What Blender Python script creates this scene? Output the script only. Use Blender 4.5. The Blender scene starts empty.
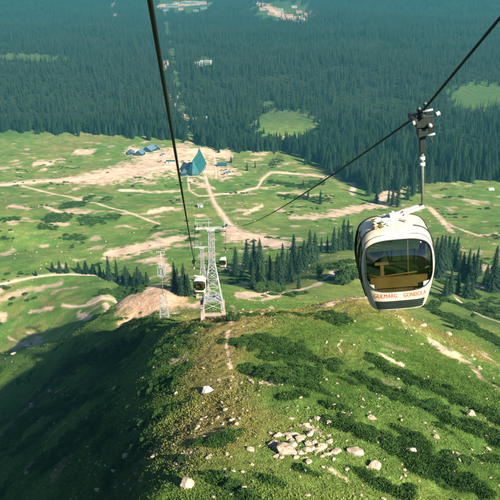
import bpy, bmesh, math, random
import numpy as np
from mathutils import Vector, Matrix, Euler, noise as mnoise

random.seed(7); RNG = np.random.default_rng(11)
SC = bpy.context.scene; COL = SC.collection

# ---------------------------------------------------------------- camera, sky, sun, exposure
PITCH = 25.0
cam_d = bpy.data.cameras.new('camera'); cam = bpy.data.objects.new('camera', cam_d); COL.objects.link(cam)
cam_d.sensor_fit = 'HORIZONTAL'; cam_d.sensor_width = 36.0; cam_d.lens = 36.0*700/500
cam_d.clip_start = 0.1; cam_d.clip_end = 30000
cam.location = (0, 0, 0); cam.rotation_euler = (math.radians(90-PITCH), 0, 0)
SC.camera = cam

SUN_EL = 33.0           # degrees above the horizon
SUN_AZ = 37.0           # degrees from straight behind the camera towards the right
world = bpy.data.worlds.new('World'); SC.world = world; world.use_nodes = True
wn = world.node_tree; wn.nodes.clear()
sky = wn.nodes.new('ShaderNodeTexSky'); sky.sky_type = 'NISHITA'; sky.sun_disc = False
sky.sun_elevation = math.radians(SUN_EL); sky.sun_rotation = math.radians(180-SUN_AZ)
sky.altitude = 3500; sky.air_density = 1.0; sky.dust_density = 0.6
bg = wn.nodes.new('ShaderNodeBackground'); bg.inputs['Strength'].default_value = 0.05
wo = wn.nodes.new('ShaderNodeOutputWorld')
wn.links.new(sky.outputs[0], bg.inputs[0]); wn.links.new(bg.outputs[0], wo.inputs[0])
e, a = math.radians(SUN_EL), math.radians(SUN_AZ)
to_sun = Vector((math.cos(e)*math.sin(a), -math.cos(e)*math.cos(a), math.sin(e)))
sun_d = bpy.data.lights.new('sun', 'SUN'); sun_d.energy = 5.0; sun_d.angle = math.radians(0.5)
sun_d.color = (1.0, 0.90, 0.74)
sun = bpy.data.objects.new('sun', sun_d); COL.objects.link(sun)
sun.rotation_euler = to_sun.to_track_quat('Z', 'Y').to_euler(); sun.location = (60, -120, 90)
SC.view_settings.view_transform = 'Standard'; SC.view_settings.look = 'None'
SC.view_settings.gamma = 1.0; SC.view_settings.use_curve_mapping = False
SC.view_settings.exposure = 1.6
SC.cycles.max_bounces = 6; SC.cycles.diffuse_bounces = 2; SC.cycles.glossy_bounces = 2
SC.cycles.transparent_max_bounces = 8; SC.cycles.volume_bounces = 0
SC.cycles.use_denoising = True
HAZE_DENSITY = 2.3e-4; HAZE_COLOR = (0.055, 0.265, 0.345)

# ---------------------------------------------------------------- measuring helpers (photo pixel + distance -> place)
F = 700.0; CP = math.cos(math.radians(PITCH)); SP = math.sin(math.radians(PITCH))
def P(px, py, d):
    v = (250-py)/F*d
    return np.array([(px-250)/F*d, CP*d+SP*v, -SP*d+CP*v])
def proj(p):
    p = np.asarray(p, float); x, y, z = p[..., 0], p[..., 1], p[..., 2]
    d = np.maximum(CP*y-SP*z, 1e-3); v = SP*y+CP*z
    return 250+F*x/d, 250-F*v/d, d

# ---------------------------------------------------------------- terrain height
PIX = [(230,500,66),(0,500,126),(100,500,88),(160,500,70),(300,500,66),(400,500,69),(500,500,73),
(250,640,48),(0,640,88),(500,640,54),
(230,400,91),(300,400,90),(400,400,93),(500,400,100),(150,400,104),(80,400,152),(0,430,192),
(230,350,112),(300,350,110),(380,340,117),(430,350,120),(500,370,132),(180,350,122),(120,360,163),(40,390,214),
(213,315,134),(240,311,134),(270,309,136),(320,304,138),(360,300,141),(400,310,143),(430,325,146),(465,339,148),(500,355,150),
(160,322,155),(130,322,180),(70,336,238),(0,355,300),(35,346,262),(100,329,208),
(470,330,225),(500,345,215),(460,310,290),(480,300,330),(440,300,300),(400,302,265),
(250,306,215),(270,303,230),(300,292,270),(330,275,315),(345,262,345),(370,285,300),
(250,268,430),(265,288,335),(310,258,440),(340,246,480),
(160,302,222),(150,286,250),(185,302,222),(121,301,262),(190,285,300),
(150,268,455),(200,270,440),
(0,240,560),(100,240,560),(200,240,555),(300,240,540),(400,240,540),(500,250,490),(450,270,420),(490,280,390)]
for px in (-120,0,125,250,375,500,620): PIX += [(px,200,720),(px,160,930),(px,130,1120)]
PIX += [(-150,405,440),(-150,240,560),(-150,500,205),(-150,430,290),(-70,400,290),(-70,450,240),(-60,374,385)]
PIX += [(650,400,140),(650,330,240),(650,280,400),(650,240,540),(650,500,85)]
W = [P(*p) for p in PIX]
for s, st, sl in [((213,315,134),17,.78),((240,311,134),17,.78),((270,309,136),17,.78),((320,304,138),17,.78),((360,300,141),17,.78),
          ((400,310,143),17,.78),((430,325,146),17,.78),((465,339,148),17,.78),((500,355,150),17,.78),
          ((130,322,180),25,.85),((70,336,238),40,.9),((0,355,300),50,.9),((-60,374,385),50,.9),((70,336,238),90,.75),((0,355,300),90,.8)]:
    p = P(*s); h = p[:2]/np.hypot(*p[:2]); W.append(np.array([p[0]+h[0]*st, p[1]+h[1]*st, p[2]-st*sl]))
for u in (-.75,-.3,0,.3,.75):
    for y, z in ((1500,-300),(2300,-314),(3500,-338),(6000,-420),(9500,-540)): W.append(np.array([u*y, y, z]))
W += [np.array(q) for q in ((0,8,-37.),(-40,8,-62),(40,8,-44),(-90,60,-118),(70,40,-62))]
W = np.array(W)
MEAD = [(-150,280,480),(-60,280,478),(0,280,470),(60,280,462),(110,276,455),(150,270,452),(-60,344,415),(0,344,402),(60,327,384),(0,320,424),(60,306,408),(105,303,375),(98,318,345),(-150,340,430),
        (0,240,560),(100,240,560),(200,240,555),(0,200,720),(125,200,720),(250,200,720),(0,160,930),(250,160,930)]
MW = np.array([P(*p) for p in MEAD]+[np.array(q) for q in ((-160,150,-185),(-60,200,-182),(-200,250,-205))])
def warp(x, y):
    yy = np.maximum(y, 8.0); return np.stack([np.clip(x/(yy+40), -1.2, 1.2)*1.6, np.log(yy+40)], -1)
def phi(r2): return r2*np.log(r2+1e-12)
class Surface:
    """smooth height surface through measured points (thin plate in a perspective-friendly scale)"""
    def __init__(s, W, lam=2e-4):
        s.C = warp(W[:,0], W[:,1]); n = len(s.C); r2 = ((s.C[:,None]-s.C[None])**2).sum(-1)
        A = np.zeros((n+3,n+3)); A[:n,:n] = phi(r2)+lam*np.eye(n); A[:n,n] = 1; A[:n,n+1:] = s.C; A[n,:n] = 1; A[n+1:,:n] = s.C.T
        b = np.zeros(n+3); b[:n] = W[:,2]/(W[:,1]+40); s.K = np.linalg.solve(A, b)
    def __call__(s, x, y):
        o = np.empty_like(x); n = len(s.C)
        for i in range(0, len(x), 20000):
            q = warp(x[i:i+20000], y[i:i+20000]); r2 = ((q[:,None]-s.C[None])**2).sum(-1)
            o[i:i+20000] = (phi(r2)@s.K[:n]+s.K[n]+q@s.K[n+1:])*(np.maximum(y[i:i+20000], 8)+40)
        return o
SURF_A, SURF_B = Surface(W), Surface(MW)
def ss_(a, b, x):
    t = np.clip((x-a)/(b-a), 0, 1); return t*t*(3-2*t)
def H0(x, y):
    x = np.asarray(x, float).ravel(); y = np.asarray(y, float).ravel(); a = SURF_A(x, y)
    k = np.where((x < 0) & (y > 120) & (y < 620))[0]                  # the left meadow lies against the foot of the spur
    if len(k):
        b = SURF_B(x[k], y[k]); w = np.maximum(np.maximum(ss_(-.245, -.165, x[k]/y[k]), ss_(440, 600, y[k])), 1-ss_(130, 190, y[k])); b = b*(1-w)+np.minimum(b, a[k]-12)*w; d = np.clip(.5+.5*(b-a[k])/5., 0, 1)
        a[k] = a[k]*(1-d)+b*d+5.*d*(1-d)
    return a+np.maximum(0, 8-y)*0.5
def hash2(ix, iy, s):
    h = (ix.astype(np.int64)*374761393+iy.astype(np.int64)*668265263+s*1442695041) & 0xffffffff
    h = ((h ^ (h >> 13))*1274126177) & 0xffffffff
    return ((h ^ (h >> 16)) & 0xffff)/65535.0
def vnoise(x, y, s=0):
    ix = np.floor(x); iy = np.floor(y); fx = x-ix; fy = y-iy
    ux = fx*fx*fx*(fx*(fx*6-15)+10); uy = fy*fy*fy*(fy*(fy*6-15)+10)
    n = lambda a, b: hash2(ix+a, iy+b, s)
    return (n(0,0)*(1-ux)+n(1,0)*ux)*(1-uy)+(n(0,1)*(1-ux)+n(1,1)*ux)*uy
def fbm(x, y, s=0, o=4):
    t = 0; a = 1; w = 0
    for i in range(o):
        c, d = math.cos(.7*i+.3), math.sin(.7*i+.3); k = 2.03**i
        t = t+a*(vnoise((x*c-y*d)*k+17.3*i, (x*d+y*c)*k-9.1*i, s+i)-.5); w += a; a *= .5
    return t/w*2
def sstep(a, b, x):
    t = np.clip((x-a)/(b-a), 0, 1); return t*t*(3-2*t)
def H(x, y):
    x = np.asarray(x, float).ravel(); y = np.asarray(y, float).ravel()
    z = H0(x, y); r = np.hypot(x, y)
    near = 1-sstep(150, 260, r)
    z = z+near*(.85*fbm(x/16, y/16, 3, 3)+.42*fbm(x/4.2, y/4.2, 5, 3)+.16*fbm(x/1.1, y/1.1, 9, 2))
    c, s = .78, -.62                                # low diagonal folds across the right slope of the spur
    z = z+near*sstep(-2, 14, x)*.55*np.sin((x*.55+y*.83)/4.4+2.2*fbm(x/22, y/22, 21, 2))
    mid = sstep(180, 330, r)*(1-sstep(1000, 1300, r))
    z = z+mid*(2.6*fbm(x/95, y/95, 13, 3)+.9*fbm(x/24, y/24, 15, 3))
    z = z+sstep(1150, 1900, r)*(34*fbm(x/560, y/430, 17, 3))
    return z
HD = np.exp(np.linspace(math.log(42), math.log(5200), 900))
def hit(px, py):
    px = np.atleast_1d(np.asarray(px, float)); py = np.atleast_1d(np.asarray(py, float)); out = np.zeros((len(px), 3))
    for i, (a, b) in enumerate(zip(px, py)):
        v = (250-b)/F*HD; x = (a-250)/F*HD; y = CP*HD+SP*v; z = -SP*HD+CP*v
        g = z-H(x, y); k = int(np.argmax(g < 0)) if (g < 0).any() else len(HD)-1
        if k > 0:
            t = g[k-1]/(g[k-1]-g[k]+1e-9); d = HD[k-1]+(HD[k]-HD[k-1])*t
        else: d = HD[0]
        q = P(a, b, d); out[i] = (q[0], q[1], H(q[0], q[1])[0])
    return out
def gz(x, y): return float(H([x], [y])[0])
def slope_normal(x, y, e=.6):
    x = np.asarray(x, float); y = np.asarray(y, float)
    dx = (H0(x+e, y)-H0(x-e, y))/(2*e); dy = (H0(x, y+e)-H0(x, y-e))/(2*e)
    n = np.stack([-dx, -dy, np.ones_like(dx)], -1); return n/np.linalg.norm(n, axis=-1, keepdims=True)

# strokes: (points in photo pixels, width in pixels) turned into ground polylines with widths in metres
def stroke(pts, w):
    q = hit([p[0] for p in pts], [p[1] for p in pts]); d = proj(q)[2]
    ws = w if isinstance(w, (list, tuple)) else [w]*len(pts)
    e_ = H0(q[:,0], q[:,1]+4)-H0(q[:,0], q[:,1]-4); up = q+np.stack([0*e_, 0*e_+4, e_/2], -1); dn = q-np.stack([0*e_, 0*e_+4, e_/2], -1)
    kap = np.clip((proj(dn)[1]-proj(up)[1])/8/(F/d), .14, 1)          # how strongly the slope foreshortens what lies on it
    return q[:, :2], np.array(ws)*d/F/2, float(np.median(kap))
def stroke_dist(x, y, st):
    """distance to the stroke's line divided by its half width (strokes lie longer down the line of slope)"""
    pts, hw, kp = st; best = np.full(x.shape, 9.0)
    for i in range(len(pts)-1):
        a, b = pts[i]*(1, kp), pts[i+1]*(1, kp); ab = b-a; L2 = (ab**2).sum()+1e-9; yk = y*kp
        t = np.clip(((x-a[0])*ab[0]+(yk-a[1])*ab[1])/L2, 0, 1)
        dd = np.hypot(x-a[0]-t*ab[0], yk-a[1]-t*ab[1])/(hw[i]+(hw[i+1]-hw[i])*t)
        best = np.minimum(best, dd)
    return best
def mask(x, y, strokes, soft=.35, nz=.5, sc=3.0, seed=31):
    m = np.zeros(x.shape); r = np.hypot(x, y)
    n = nz*fbm(x/sc, y/sc, seed, 3)
    for st in strokes:
        lo, hi = st[0].min(0)-3*st[1].max()/st[2], st[0].max(0)+3*st[1].max()/st[2]
        k = np.where((x > lo[0]) & (x < hi[0]) & (y > lo[1]) & (y < hi[1]))[0]
        if len(k):
            d = stroke_dist(x[k], y[k], st)+n[k]
            m[k] = np.maximum(m[k], 1-sstep(1-soft, 1+soft, d))
    return m

ROADS = [  # name, label, pts, width px
 ('dirt_road', [(-12,186),(0,185),(40,181),(90,178),(140,170),(170,166)], 4.2),
 ('dirt_road', [(205,176),(209,190),(214,203),(223,216),(234,229),(252,238),(285,244)], [3.2,3.6,4.2,5,6,6,4]),
 ('dirt_road', [(213,195),(235,193),(257,188),(262,179),(271,172),(300,174),(327,177),(346,172)], 2.6),
 ('dirt_road', [(-10,287),(0,285),(25,279),(58,274),(92,274),(128,281)], [3,3,3,2.6,2.6,2.4]),
 ('dirt_track', [(62,305),(95,304),(118,301),(140,296),(152,288)], [2,3,4,5,6]),
 ('foot_path', [(22,186),(60,195),(95,203),(130,213),(160,224)], 1.4),
 ('foot_path', [(188,178),(189,190),(198,196),(214,196)], 1.6),
 ('foot_path', [(214,155),(216,178)], 2.0),
]
PADS = [stroke(*s) for s in [
 ([(60,181),(85,178),(110,174),(150,166),(200,158)], [5,9,15,22,16]), ([(150,160),(185,164),(228,172)], [18,20,12]), ([(130,150),(152,158),(178,150),(228,155)], [8,10,9,8]),
 ([(35,163),(52,163)], 4), ([(76,152),(92,152)], 5), ([(188,180),(214,188)], 3),
 ([(106,254),(140,248),(168,242),(186,237)], [5,9,9,4]), ([(148,262),(160,258),(168,270)], [6,8,6]),
 ([(106,303),(122,302),(140,301),(165,301),(194,310)], [4,9,22,32,16]), ([(160,292),(148,286),(140,290)], [9,8,5]), ([(90,302),(108,298)], 5),
 ([(226,232),(255,240),(292,246)], [8,12,8]), ([(40,205),(60,212),(90,212)], 2), ([(10,206),(30,209)], 2.5), ([(120,190),(150,192),(180,191)], 2), ([(150,212),(172,208)], 3.5), ([(290,218),(330,216),(370,206),(400,204)], [3,7,5,3]), ([(245,214),(262,206)], 3),
 ([(430,208),(440,218),(452,232)], [5,6,4]), ([(452,226),(480,236),(500,234)], 3), ([(380,200),(398,190),(404,175)], [6,6,4]), ([(352,192),(356,176)], 4),
 ([(395,312),(412,330),(440,348),(470,362),(500,392)], [3,5,8,6,4]), ([(378,352),(392,360),(404,366)], 2.5), ([(384,328),(362,331),(343,339),(338,346),(344,356)], 1.1),
 ([(232,308),(250,311),(272,309)], [4,6,4]), ([(238,296),(262,294),(275,291)], [5,8,4]), ([(232,318),(226,340),(230,366),(238,390),(252,408)], [3,3.5,4,5,4]),
 ([(262,300),(300,290),(330,276),(345,266)], [3,3,3,2]), ([(250,463),(262,470),(280,462)], 4), ([(330,470),(346,480)], 4), ([(300,425),(320,432)], 4),
 ([(458,300),(478,314),(500,322)], [3,4,3]), ([(8,338),(35,346)], 2), ([(30,312),(52,308)], 3), ([(78,314),(90,318)], 4), ([(0,314),(4,320)], 6),
 ([(166,60),(166,68)], 3), ([(256,2),(275,12),(300,20),(312,14)], [5,9,10,5]), ([(160,6),(185,4),(208,3)], [5,6,5]), ([(120,-2),(111,8),(116,17),(103,25),(85,25)], 1.6),
 ([(198,66),(208,64)], 4), ([(170,96),(178,108),(186,120),(200,119)], 2.5)]]
SHRUBS = [stroke(*s) for s in [
 ([(232,344),(262,341),(300,352),(336,372)], [8,13,12,7]), ([(262,357),(290,361),(317,372)], [3,8,4]), ([(246,370),(278,376),(328,393)], [11,17,6]),
 ([(281,400),(304,396)], 5), ([(320,360),(372,384),(420,406),(500,442)], [8,15,15,16]), ([(368,356),(404,376),(445,394),(505,424)], [6,12,15,14]),
 ([(338,422),(362,431),(404,449),(478,466)], [6,10,11,8]), ([(412,466),(444,474),(482,488)], [14,20,12]), ([(436,425),(472,449)], 5), ([(476,458),(506,462)], 9),
 ([(396,428),(420,440)], 4), ([(330,408),(350,412)], 4), ([(345,380),(356,386)], 4), ([(352,470),(376,484),(410,494)], [5,8,6]), ([(478,412),(502,420)], 6),
 ([(198,446),(222,440),(246,432)], [6,10,6]), ([(168,466),(190,458)], 6), ([(262,480),(284,486)], 7), ([(214,478),(236,486)], 8), ([(300,470),(318,476)], 5),
 ([(434,312),(462,322),(502,342)], [10,16,14]), ([(104,291),(124,289),(142,290)], [8,13,6]), ([(140,310),(158,314)], 5), ([(486,306),(505,312)], 10), ([(430,294),(465,305),(505,320)], [7,11,9]), ([(448,322),(480,335),(512,352)], [7,9,9]), ([(440,282),(470,290)], 7), ([(330,268),(345,262)], 5), ([(290,296),(306,292)], 4),
 ([(150,388),(176,378),(190,366)], [10,14,8]), ([(130,430),(160,416),(180,404)], [8,10,6]), ([(60,372),(100,356),(140,340)], [10,14,12]), ([(20,420),(60,404),(104,392)], [10,14,8]),
 ([(262,292),(280,290)], 7), ([(232,282),(250,280)], 6), ([(226,272),(246,276)], 5), ([(64,206),(84,203)], 8), ([(48,217),(66,219)], 7), ([(82,218),(94,222)], 8), ([(86,198),(92,197)], 4),
 ([(104,199),(110,199)], 4), ([(106,217),(118,217)], 5), ([(2,219),(18,219)], 4), ([(40,226),(56,228)], 5), ([(0,238),(12,240)], 5), ([(96,220),(104,224)], 3), ([(64,236),(84,238)], 5), ([(150,232),(158,226)], 4),
 ([(270,182),(300,186),(322,182)], 5), ([(280,196),(330,200)], 4), ([(272,164),(280,158)], 7)]]
ROAD_ST = [stroke(p, w) for _, p, w in ROADS]
# ---------------------------------------------------------------- materials
def new_mat(name):
    m = bpy.data.materials.new(name); m.use_nodes = True; nt = m.node_tree; b = nt.nodes['Principled BSDF']
    return m, nt, b
def mat(name, col, rough=.7, metal=0., spec=.3, var=.0, scale=3., bump=0., bscale=20., coat=0.):
    m, nt, b = new_mat(name); b.inputs['Roughness'].default_value = rough;  b.inputs['Metallic'].default_value = metal
    b.inputs['Specular IOR Level'].default_value = spec; b.inputs['Coat Weight'].default_value = coat
    b.inputs['Base Color'].default_value = (*col, 1)
    if var or bump:
        tc = nt.nodes.new('ShaderNodeTexCoord')
        n = nt.nodes.new('ShaderNodeTexNoise'); n.inputs['Scale'].default_value = scale; n.inputs['Detail'].default_value = 6
        nt.links.new(tc.outputs['Object'], n.inputs['Vector'])
        if var:
            r = nt.nodes.new('ShaderNodeValToRGB'); r.color_ramp.elements[0].position = .3; r.color_ramp.elements[1].position = .72
            r.color_ramp.elements[0].color = (*[c*(1-var) for c in col], 1); r.color_ramp.elements[1].color = (*[min(1, c*(1+var)) for c in col], 1)
            nt.links.new(n.outputs['Fac'], r.inputs[0]); nt.links.new(r.outputs[0], b.inputs['Base Color'])
        if bump:
            n2 = nt.nodes.new('ShaderNodeTexNoise'); n2.inputs['Scale'].default_value = bscale; n2.inputs['Detail'].default_value = 5
            nt.links.new(tc.outputs['Object'], n2.inputs['Vector'])
            bp = nt.nodes.new('ShaderNodeBump'); bp.inputs['Strength'].default_value = bump; bp.inputs['Distance'].default_value = .05
            nt.links.new(n2.outputs['Fac'], bp.inputs['Height']); nt.links.new(bp.outputs[0], b.inputs['Normal'])
    return m
def leaf_mat(name, c0, c1, tint=False):
    """foliage: colour differs from plant to plant (object random) and over the plant (fine noise)"""
    m, nt, b = new_mat(name); b.inputs['Roughness'].default_value = .75; b.inputs['Specular IOR Level'].default_value = .15
    mix = nt.nodes.new('ShaderNodeMix'); mix.data_type = 'RGBA'
    oi = nt.nodes.new('ShaderNodeObjectInfo'); tc = nt.nodes.new('ShaderNodeTexCoord')
    n = nt.nodes.new('ShaderNodeTexNoise'); n.inputs['Scale'].default_value = 1.7; n.inputs['Detail'].default_value = 3
    nt.links.new(tc.outputs['Object'], n.inputs['Vector'])
    add = nt.nodes.new('ShaderNodeMath'); add.operation = 'MULTIPLY_ADD'; add.inputs[1].default_value = 1.1; 
    nt.links.new(n.outputs['Fac'], add.inputs[0])
    sub = nt.nodes.new('ShaderNodeMath'); sub.operation = 'MULTIPLY_ADD'; sub.inputs[1].default_value = .9; sub.inputs[2].default_value = -.5
    nt.links.new(oi.outputs['Random'], sub.inputs[0]); nt.links.new(sub.outputs[0], add.inputs[2])
    cl = nt.nodes.new('ShaderNodeClamp'); nt.links.new(add.outputs[0], cl.inputs[0]); nt.links.new(cl.outputs[0], mix.inputs[0])
    mix.inputs[6].default_value = (*c0, 1); mix.inputs[7].default_value = (*c1, 1)
    src = mix.outputs[2]
    if tint:
        at = nt.nodes.new('ShaderNodeAttribute'); at.attribute_type = 'INSTANCER'; at.attribute_name = 'tint'
        mx = nt.nodes.new('ShaderNodeMix'); mx.data_type = 'RGBA'; mx.blend_type = 'MULTIPLY'; mx.inputs[0].default_value = 1
        nt.links.new(at.outputs['Color'], mx.inputs[6]); nt.links.new(src, mx.inputs[7]); src = mx.outputs[2]
    nt.links.new(src, b.inputs['Base Color'])
    return m
M = {}
M['needle'] = leaf_mat('conifer needles', (.007, .025, .014), (.025, .054, .023))
M['leaf'] = leaf_mat('broad leaves', (.020, .052, .015), (.042, .088, .022))
M['juniper'] = leaf_mat('juniper scrub', (.014, .044, .007), (.038, .084, .014))
M['olivesteel'] = mat('weathered olive steel', (.085, .10, .07), .6, metal=.2, var=.3, scale=5)
M['grass'] = leaf_mat('grass blades', (.72, .74, .7), (1.12, 1.08, 1.0), tint=True)
M['bark'] = mat('bark', (.10, .075, .055), .9, var=.3, scale=4)
M['rock'] = mat('pale rock', (.38, .295, .225), .9, var=.5, scale=1.9, bump=.8, bscale=5)
M['whiterock'] = mat('white rock', (.62, .58, .52), .85, var=.15, scale=2, bump=.4, bscale=6)
M['steel'] = mat('galvanised steel', (.28, .295, .285), .6, metal=.15, var=.32, scale=1.4)
M['steel_pale'] = mat('weathered pale steel', (.27, .285, .29), .6, metal=.15, var=.15, scale=1)
M['darksteel'] = mat('dark steel', (.014, .022, .018), .6, metal=.1, var=.3, scale=6)
M['rope'] = mat('greased steel rope', (.012, .016, .014), .6, metal=.2, bump=.6, bscale=70)
M['concrete'] = mat('pinkish concrete', (.27, .215, .185), .9, var=.2, scale=1.5, bump=.3)
M['cream'] = mat('cream gelcoat', (.54, .49, .37), .42, spec=.4, var=.13, scale=3.1, coat=.1)
M['rubber'] = mat('black rubber', (.012, .014, .012), .5)
M['grille'] = mat('dark green grille', (.012, .022, .016), .45)
M['wood'] = mat('tan seat', (.36, .18, .075), .6, var=.2, scale=3)
M['inner'] = mat('inner lining', (.03, .055, .035), .7, var=.2)
M['red'] = mat('red lettering', (.42, .05, .03), .5)
M['white'] = mat('white paint', (.62, .60, .56), .55, var=.12, scale=4)
M['pinkcloth'] = mat('pale cloth', (.58, .47, .45), .9, var=.2, scale=8)
M['olive'] = mat('olive canvas', (.10, .10, .035), .9, var=.3, scale=9)
M['teal'] = mat('teal sheet roof', (.014, .105, .115), .5, var=.2, scale=.3)
M['tealwall'] = mat('dark teal cladding', (.012, .055, .065), .7, var=.2, scale=.4)
M['blueroof'] = mat('blue grey sheet roof', (.09, .17, .25), .55, var=.25, scale=.4)
M['redroof'] = mat('faded red roof', (.32, .17, .13), .7, var=.25, scale=.3)
M['plaster'] = mat('pale plaster', (.36, .34, .30), .85, var=.15, scale=.5)
M['pane'] = mat('dark window', (.02, .03, .035), .15, spec=.6)
def cream_mat():
    m, nt, b = new_mat('cream gelcoat, weathered'); b.inputs['Roughness'].default_value = .42; b.inputs['Specular IOR Level'].default_value = .4; b.inputs['Coat Weight'].default_value = .1
    tc = nt.nodes.new('ShaderNodeTexCoord'); src = None
    for scl, lo, p0, p1 in (((7, 7, .8), .80, .42, .62), ((22, 22, 22), .88, .50, .70), ((2, 2, 2), .93, .35, .65)):
        mp = nt.nodes.new('ShaderNodeMapping'); mp.inputs['Scale'].default_value = scl; nt.links.new(tc.outputs['Object'], mp.inputs[0])
        n = nt.nodes.new('ShaderNodeTexNoise'); n.inputs['Scale'].default_value = 1; n.inputs['Detail'].default_value = 6; nt.links.new(mp.outputs[0], n.inputs['Vector'])
        r = nt.nodes.new('ShaderNodeValToRGB'); r.color_ramp.elements[0].position = p0; r.color_ramp.elements[1].position = p1
        r.color_ramp.elements[0].color = (1, 1, 1, 1); r.color_ramp.elements[1].color = (lo, lo*.97, lo*.90, 1); nt.links.new(n.outputs['Fac'], r.inputs[0])
        mx = nt.nodes.new('ShaderNodeMix'); mx.data_type = 'RGBA'; mx.blend_type = 'MULTIPLY'; mx.inputs[0].default_value = 1
        if src is None: mx.inputs[6].default_value = (.57, .53, .425, 1)
        else: nt.links.new(src, mx.inputs[6])
        nt.links.new(r.outputs[0], mx.inputs[7]); src = mx.outputs[2]
    nt.links.new(src, b.inputs['Base Color']); return m
M['cream'] = cream_mat()
def glass_mat():
    m = bpy.data.materials.new('tinted window glass'); m.use_nodes = True; nt = m.node_tree; nt.nodes.clear()
    o = nt.nodes.new('ShaderNodeOutputMaterial'); t = nt.nodes.new('ShaderNodeBsdfTransparent'); t.inputs[0].default_value = (.40, .48, .36, 1)
    g = nt.nodes.new('ShaderNodeBsdfGlossy'); g.inputs['Roughness'].default_value = .03; g.inputs[0].default_value = (.9, 1, .92, 1)
    lw = nt.nodes.new('ShaderNodeLayerWeight'); lw.inputs[0].default_value = .5
    pw = nt.nodes.new('ShaderNodeMath'); pw.operation = 'POWER'; pw.inputs[1].default_value = 3.5; nt.links.new(lw.outputs['Facing'], pw.inputs[0])
    f = nt.nodes.new('ShaderNodeMath'); f.operation = 'MULTIPLY_ADD'; f.inputs[1].default_value = .7; f.inputs[2].default_value = .08; nt.links.new(pw.outputs[0], f.inputs[0])
    mx = nt.nodes.new('ShaderNodeMixShader'); nt.links.new(f.outputs[0], mx.inputs[0]); nt.links.new(t.outputs[0], mx.inputs[1]); nt.links.new(g.outputs[0], mx.inputs[2])
    nt.links.new(mx.outputs[0], o.inputs[0]); return m
M['glass'] = glass_mat()
def ground_mat():
    m, nt, b = new_mat('ground'); b.inputs['Roughness'].default_value = .95; b.inputs['Specular IOR Level'].default_value = .1
    at = nt.nodes.new('ShaderNodeAttribute'); at.attribute_name = 'col'
    tc = nt.nodes.new('ShaderNodeTexCoord'); src = at.outputs['Color']; hs = []
    for sc_, lo, hi in ((.11, .74, 1.24), (.9, .72, 1.28), (6., .62, 1.36)):
        n = nt.nodes.new('ShaderNodeTexNoise'); n.inputs['Scale'].default_value = sc_; n.inputs['Detail'].default_value = 5; n.inputs['Roughness'].default_value = .65
        nt.links.new(tc.outputs['Object'], n.inputs['Vector']); hs.append(n)
        mr = nt.nodes.new('ShaderNodeMapRange'); mr.inputs[1].default_value = .3; mr.inputs[2].default_value = .7; mr.inputs[3].default_value = lo; mr.inputs[4].default_value = hi
        nt.links.new(n.outputs['Fac'], mr.inputs[0])
        mx = nt.nodes.new('ShaderNodeMix'); mx.data_type = 'RGBA'; mx.blend_type = 'MULTIPLY'; mx.inputs[0].default_value = 1
        nt.links.new(src, mx.inputs[6]); nt.links.new(mr.outputs[0], mx.inputs[7]); src = mx.outputs[2]
    nt.links.new(src, b.inputs['Base Color'])
    bp = nt.nodes.new('ShaderNodeBump'); bp.inputs['Strength'].default_value = .7; bp.inputs['Distance'].default_value = .35
    nt.links.new(hs[1].outputs['Fac'], bp.inputs['Height']); nt.links.new(bp.outputs[0], b.inputs['Normal'])
    return m
M['ground'] = ground_mat()
M['soil'] = mat('trodden earth', (.68, .485, .36), .95, var=.25, scale=.35, bump=.4, bscale=2)

# ---------------------------------------------------------------- object helpers
def tag(o, label=None, cat=None, group=None, kind=None):
    if label: o['label'] = label
    if cat: o['category'] = cat
    if group: o['group'] = group
    if kind: o['kind'] = kind
    return o
def empty(name, loc, rot=(0, 0, 0), label=None, cat=None, group=None):
    o = bpy.data.objects.new(name, None); COL.objects.link(o); o.location = tuple(float(c) for c in loc); o.rotation_euler = rot
    o.empty_display_size = .3
    return tag(o, label, cat, group)
def mesh_np(name, v, f, smooth=False):
    v = np.asarray(v, np.float32); f = np.asarray(f, np.int32); k = f.shape[1]
    me = bpy.data.meshes.new(name); me.vertices.add(len(v)); me.vertices.foreach_set('co', v.ravel())
    me.loops.add(f.size); me.loops.foreach_set('vertex_index', f.ravel())
    me.polygons.add(len(f)); me.polygons.foreach_set('loop_start', np.arange(0, f.size, k, dtype=np.int32)); me.polygons.foreach_set('loop_total', np.full(len(f), k, np.int32))
    if smooth: me.polygons.foreach_set('use_smooth', np.ones(len(f), bool))
    me.update(calc_edges=True); me.validate(); return me
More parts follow.
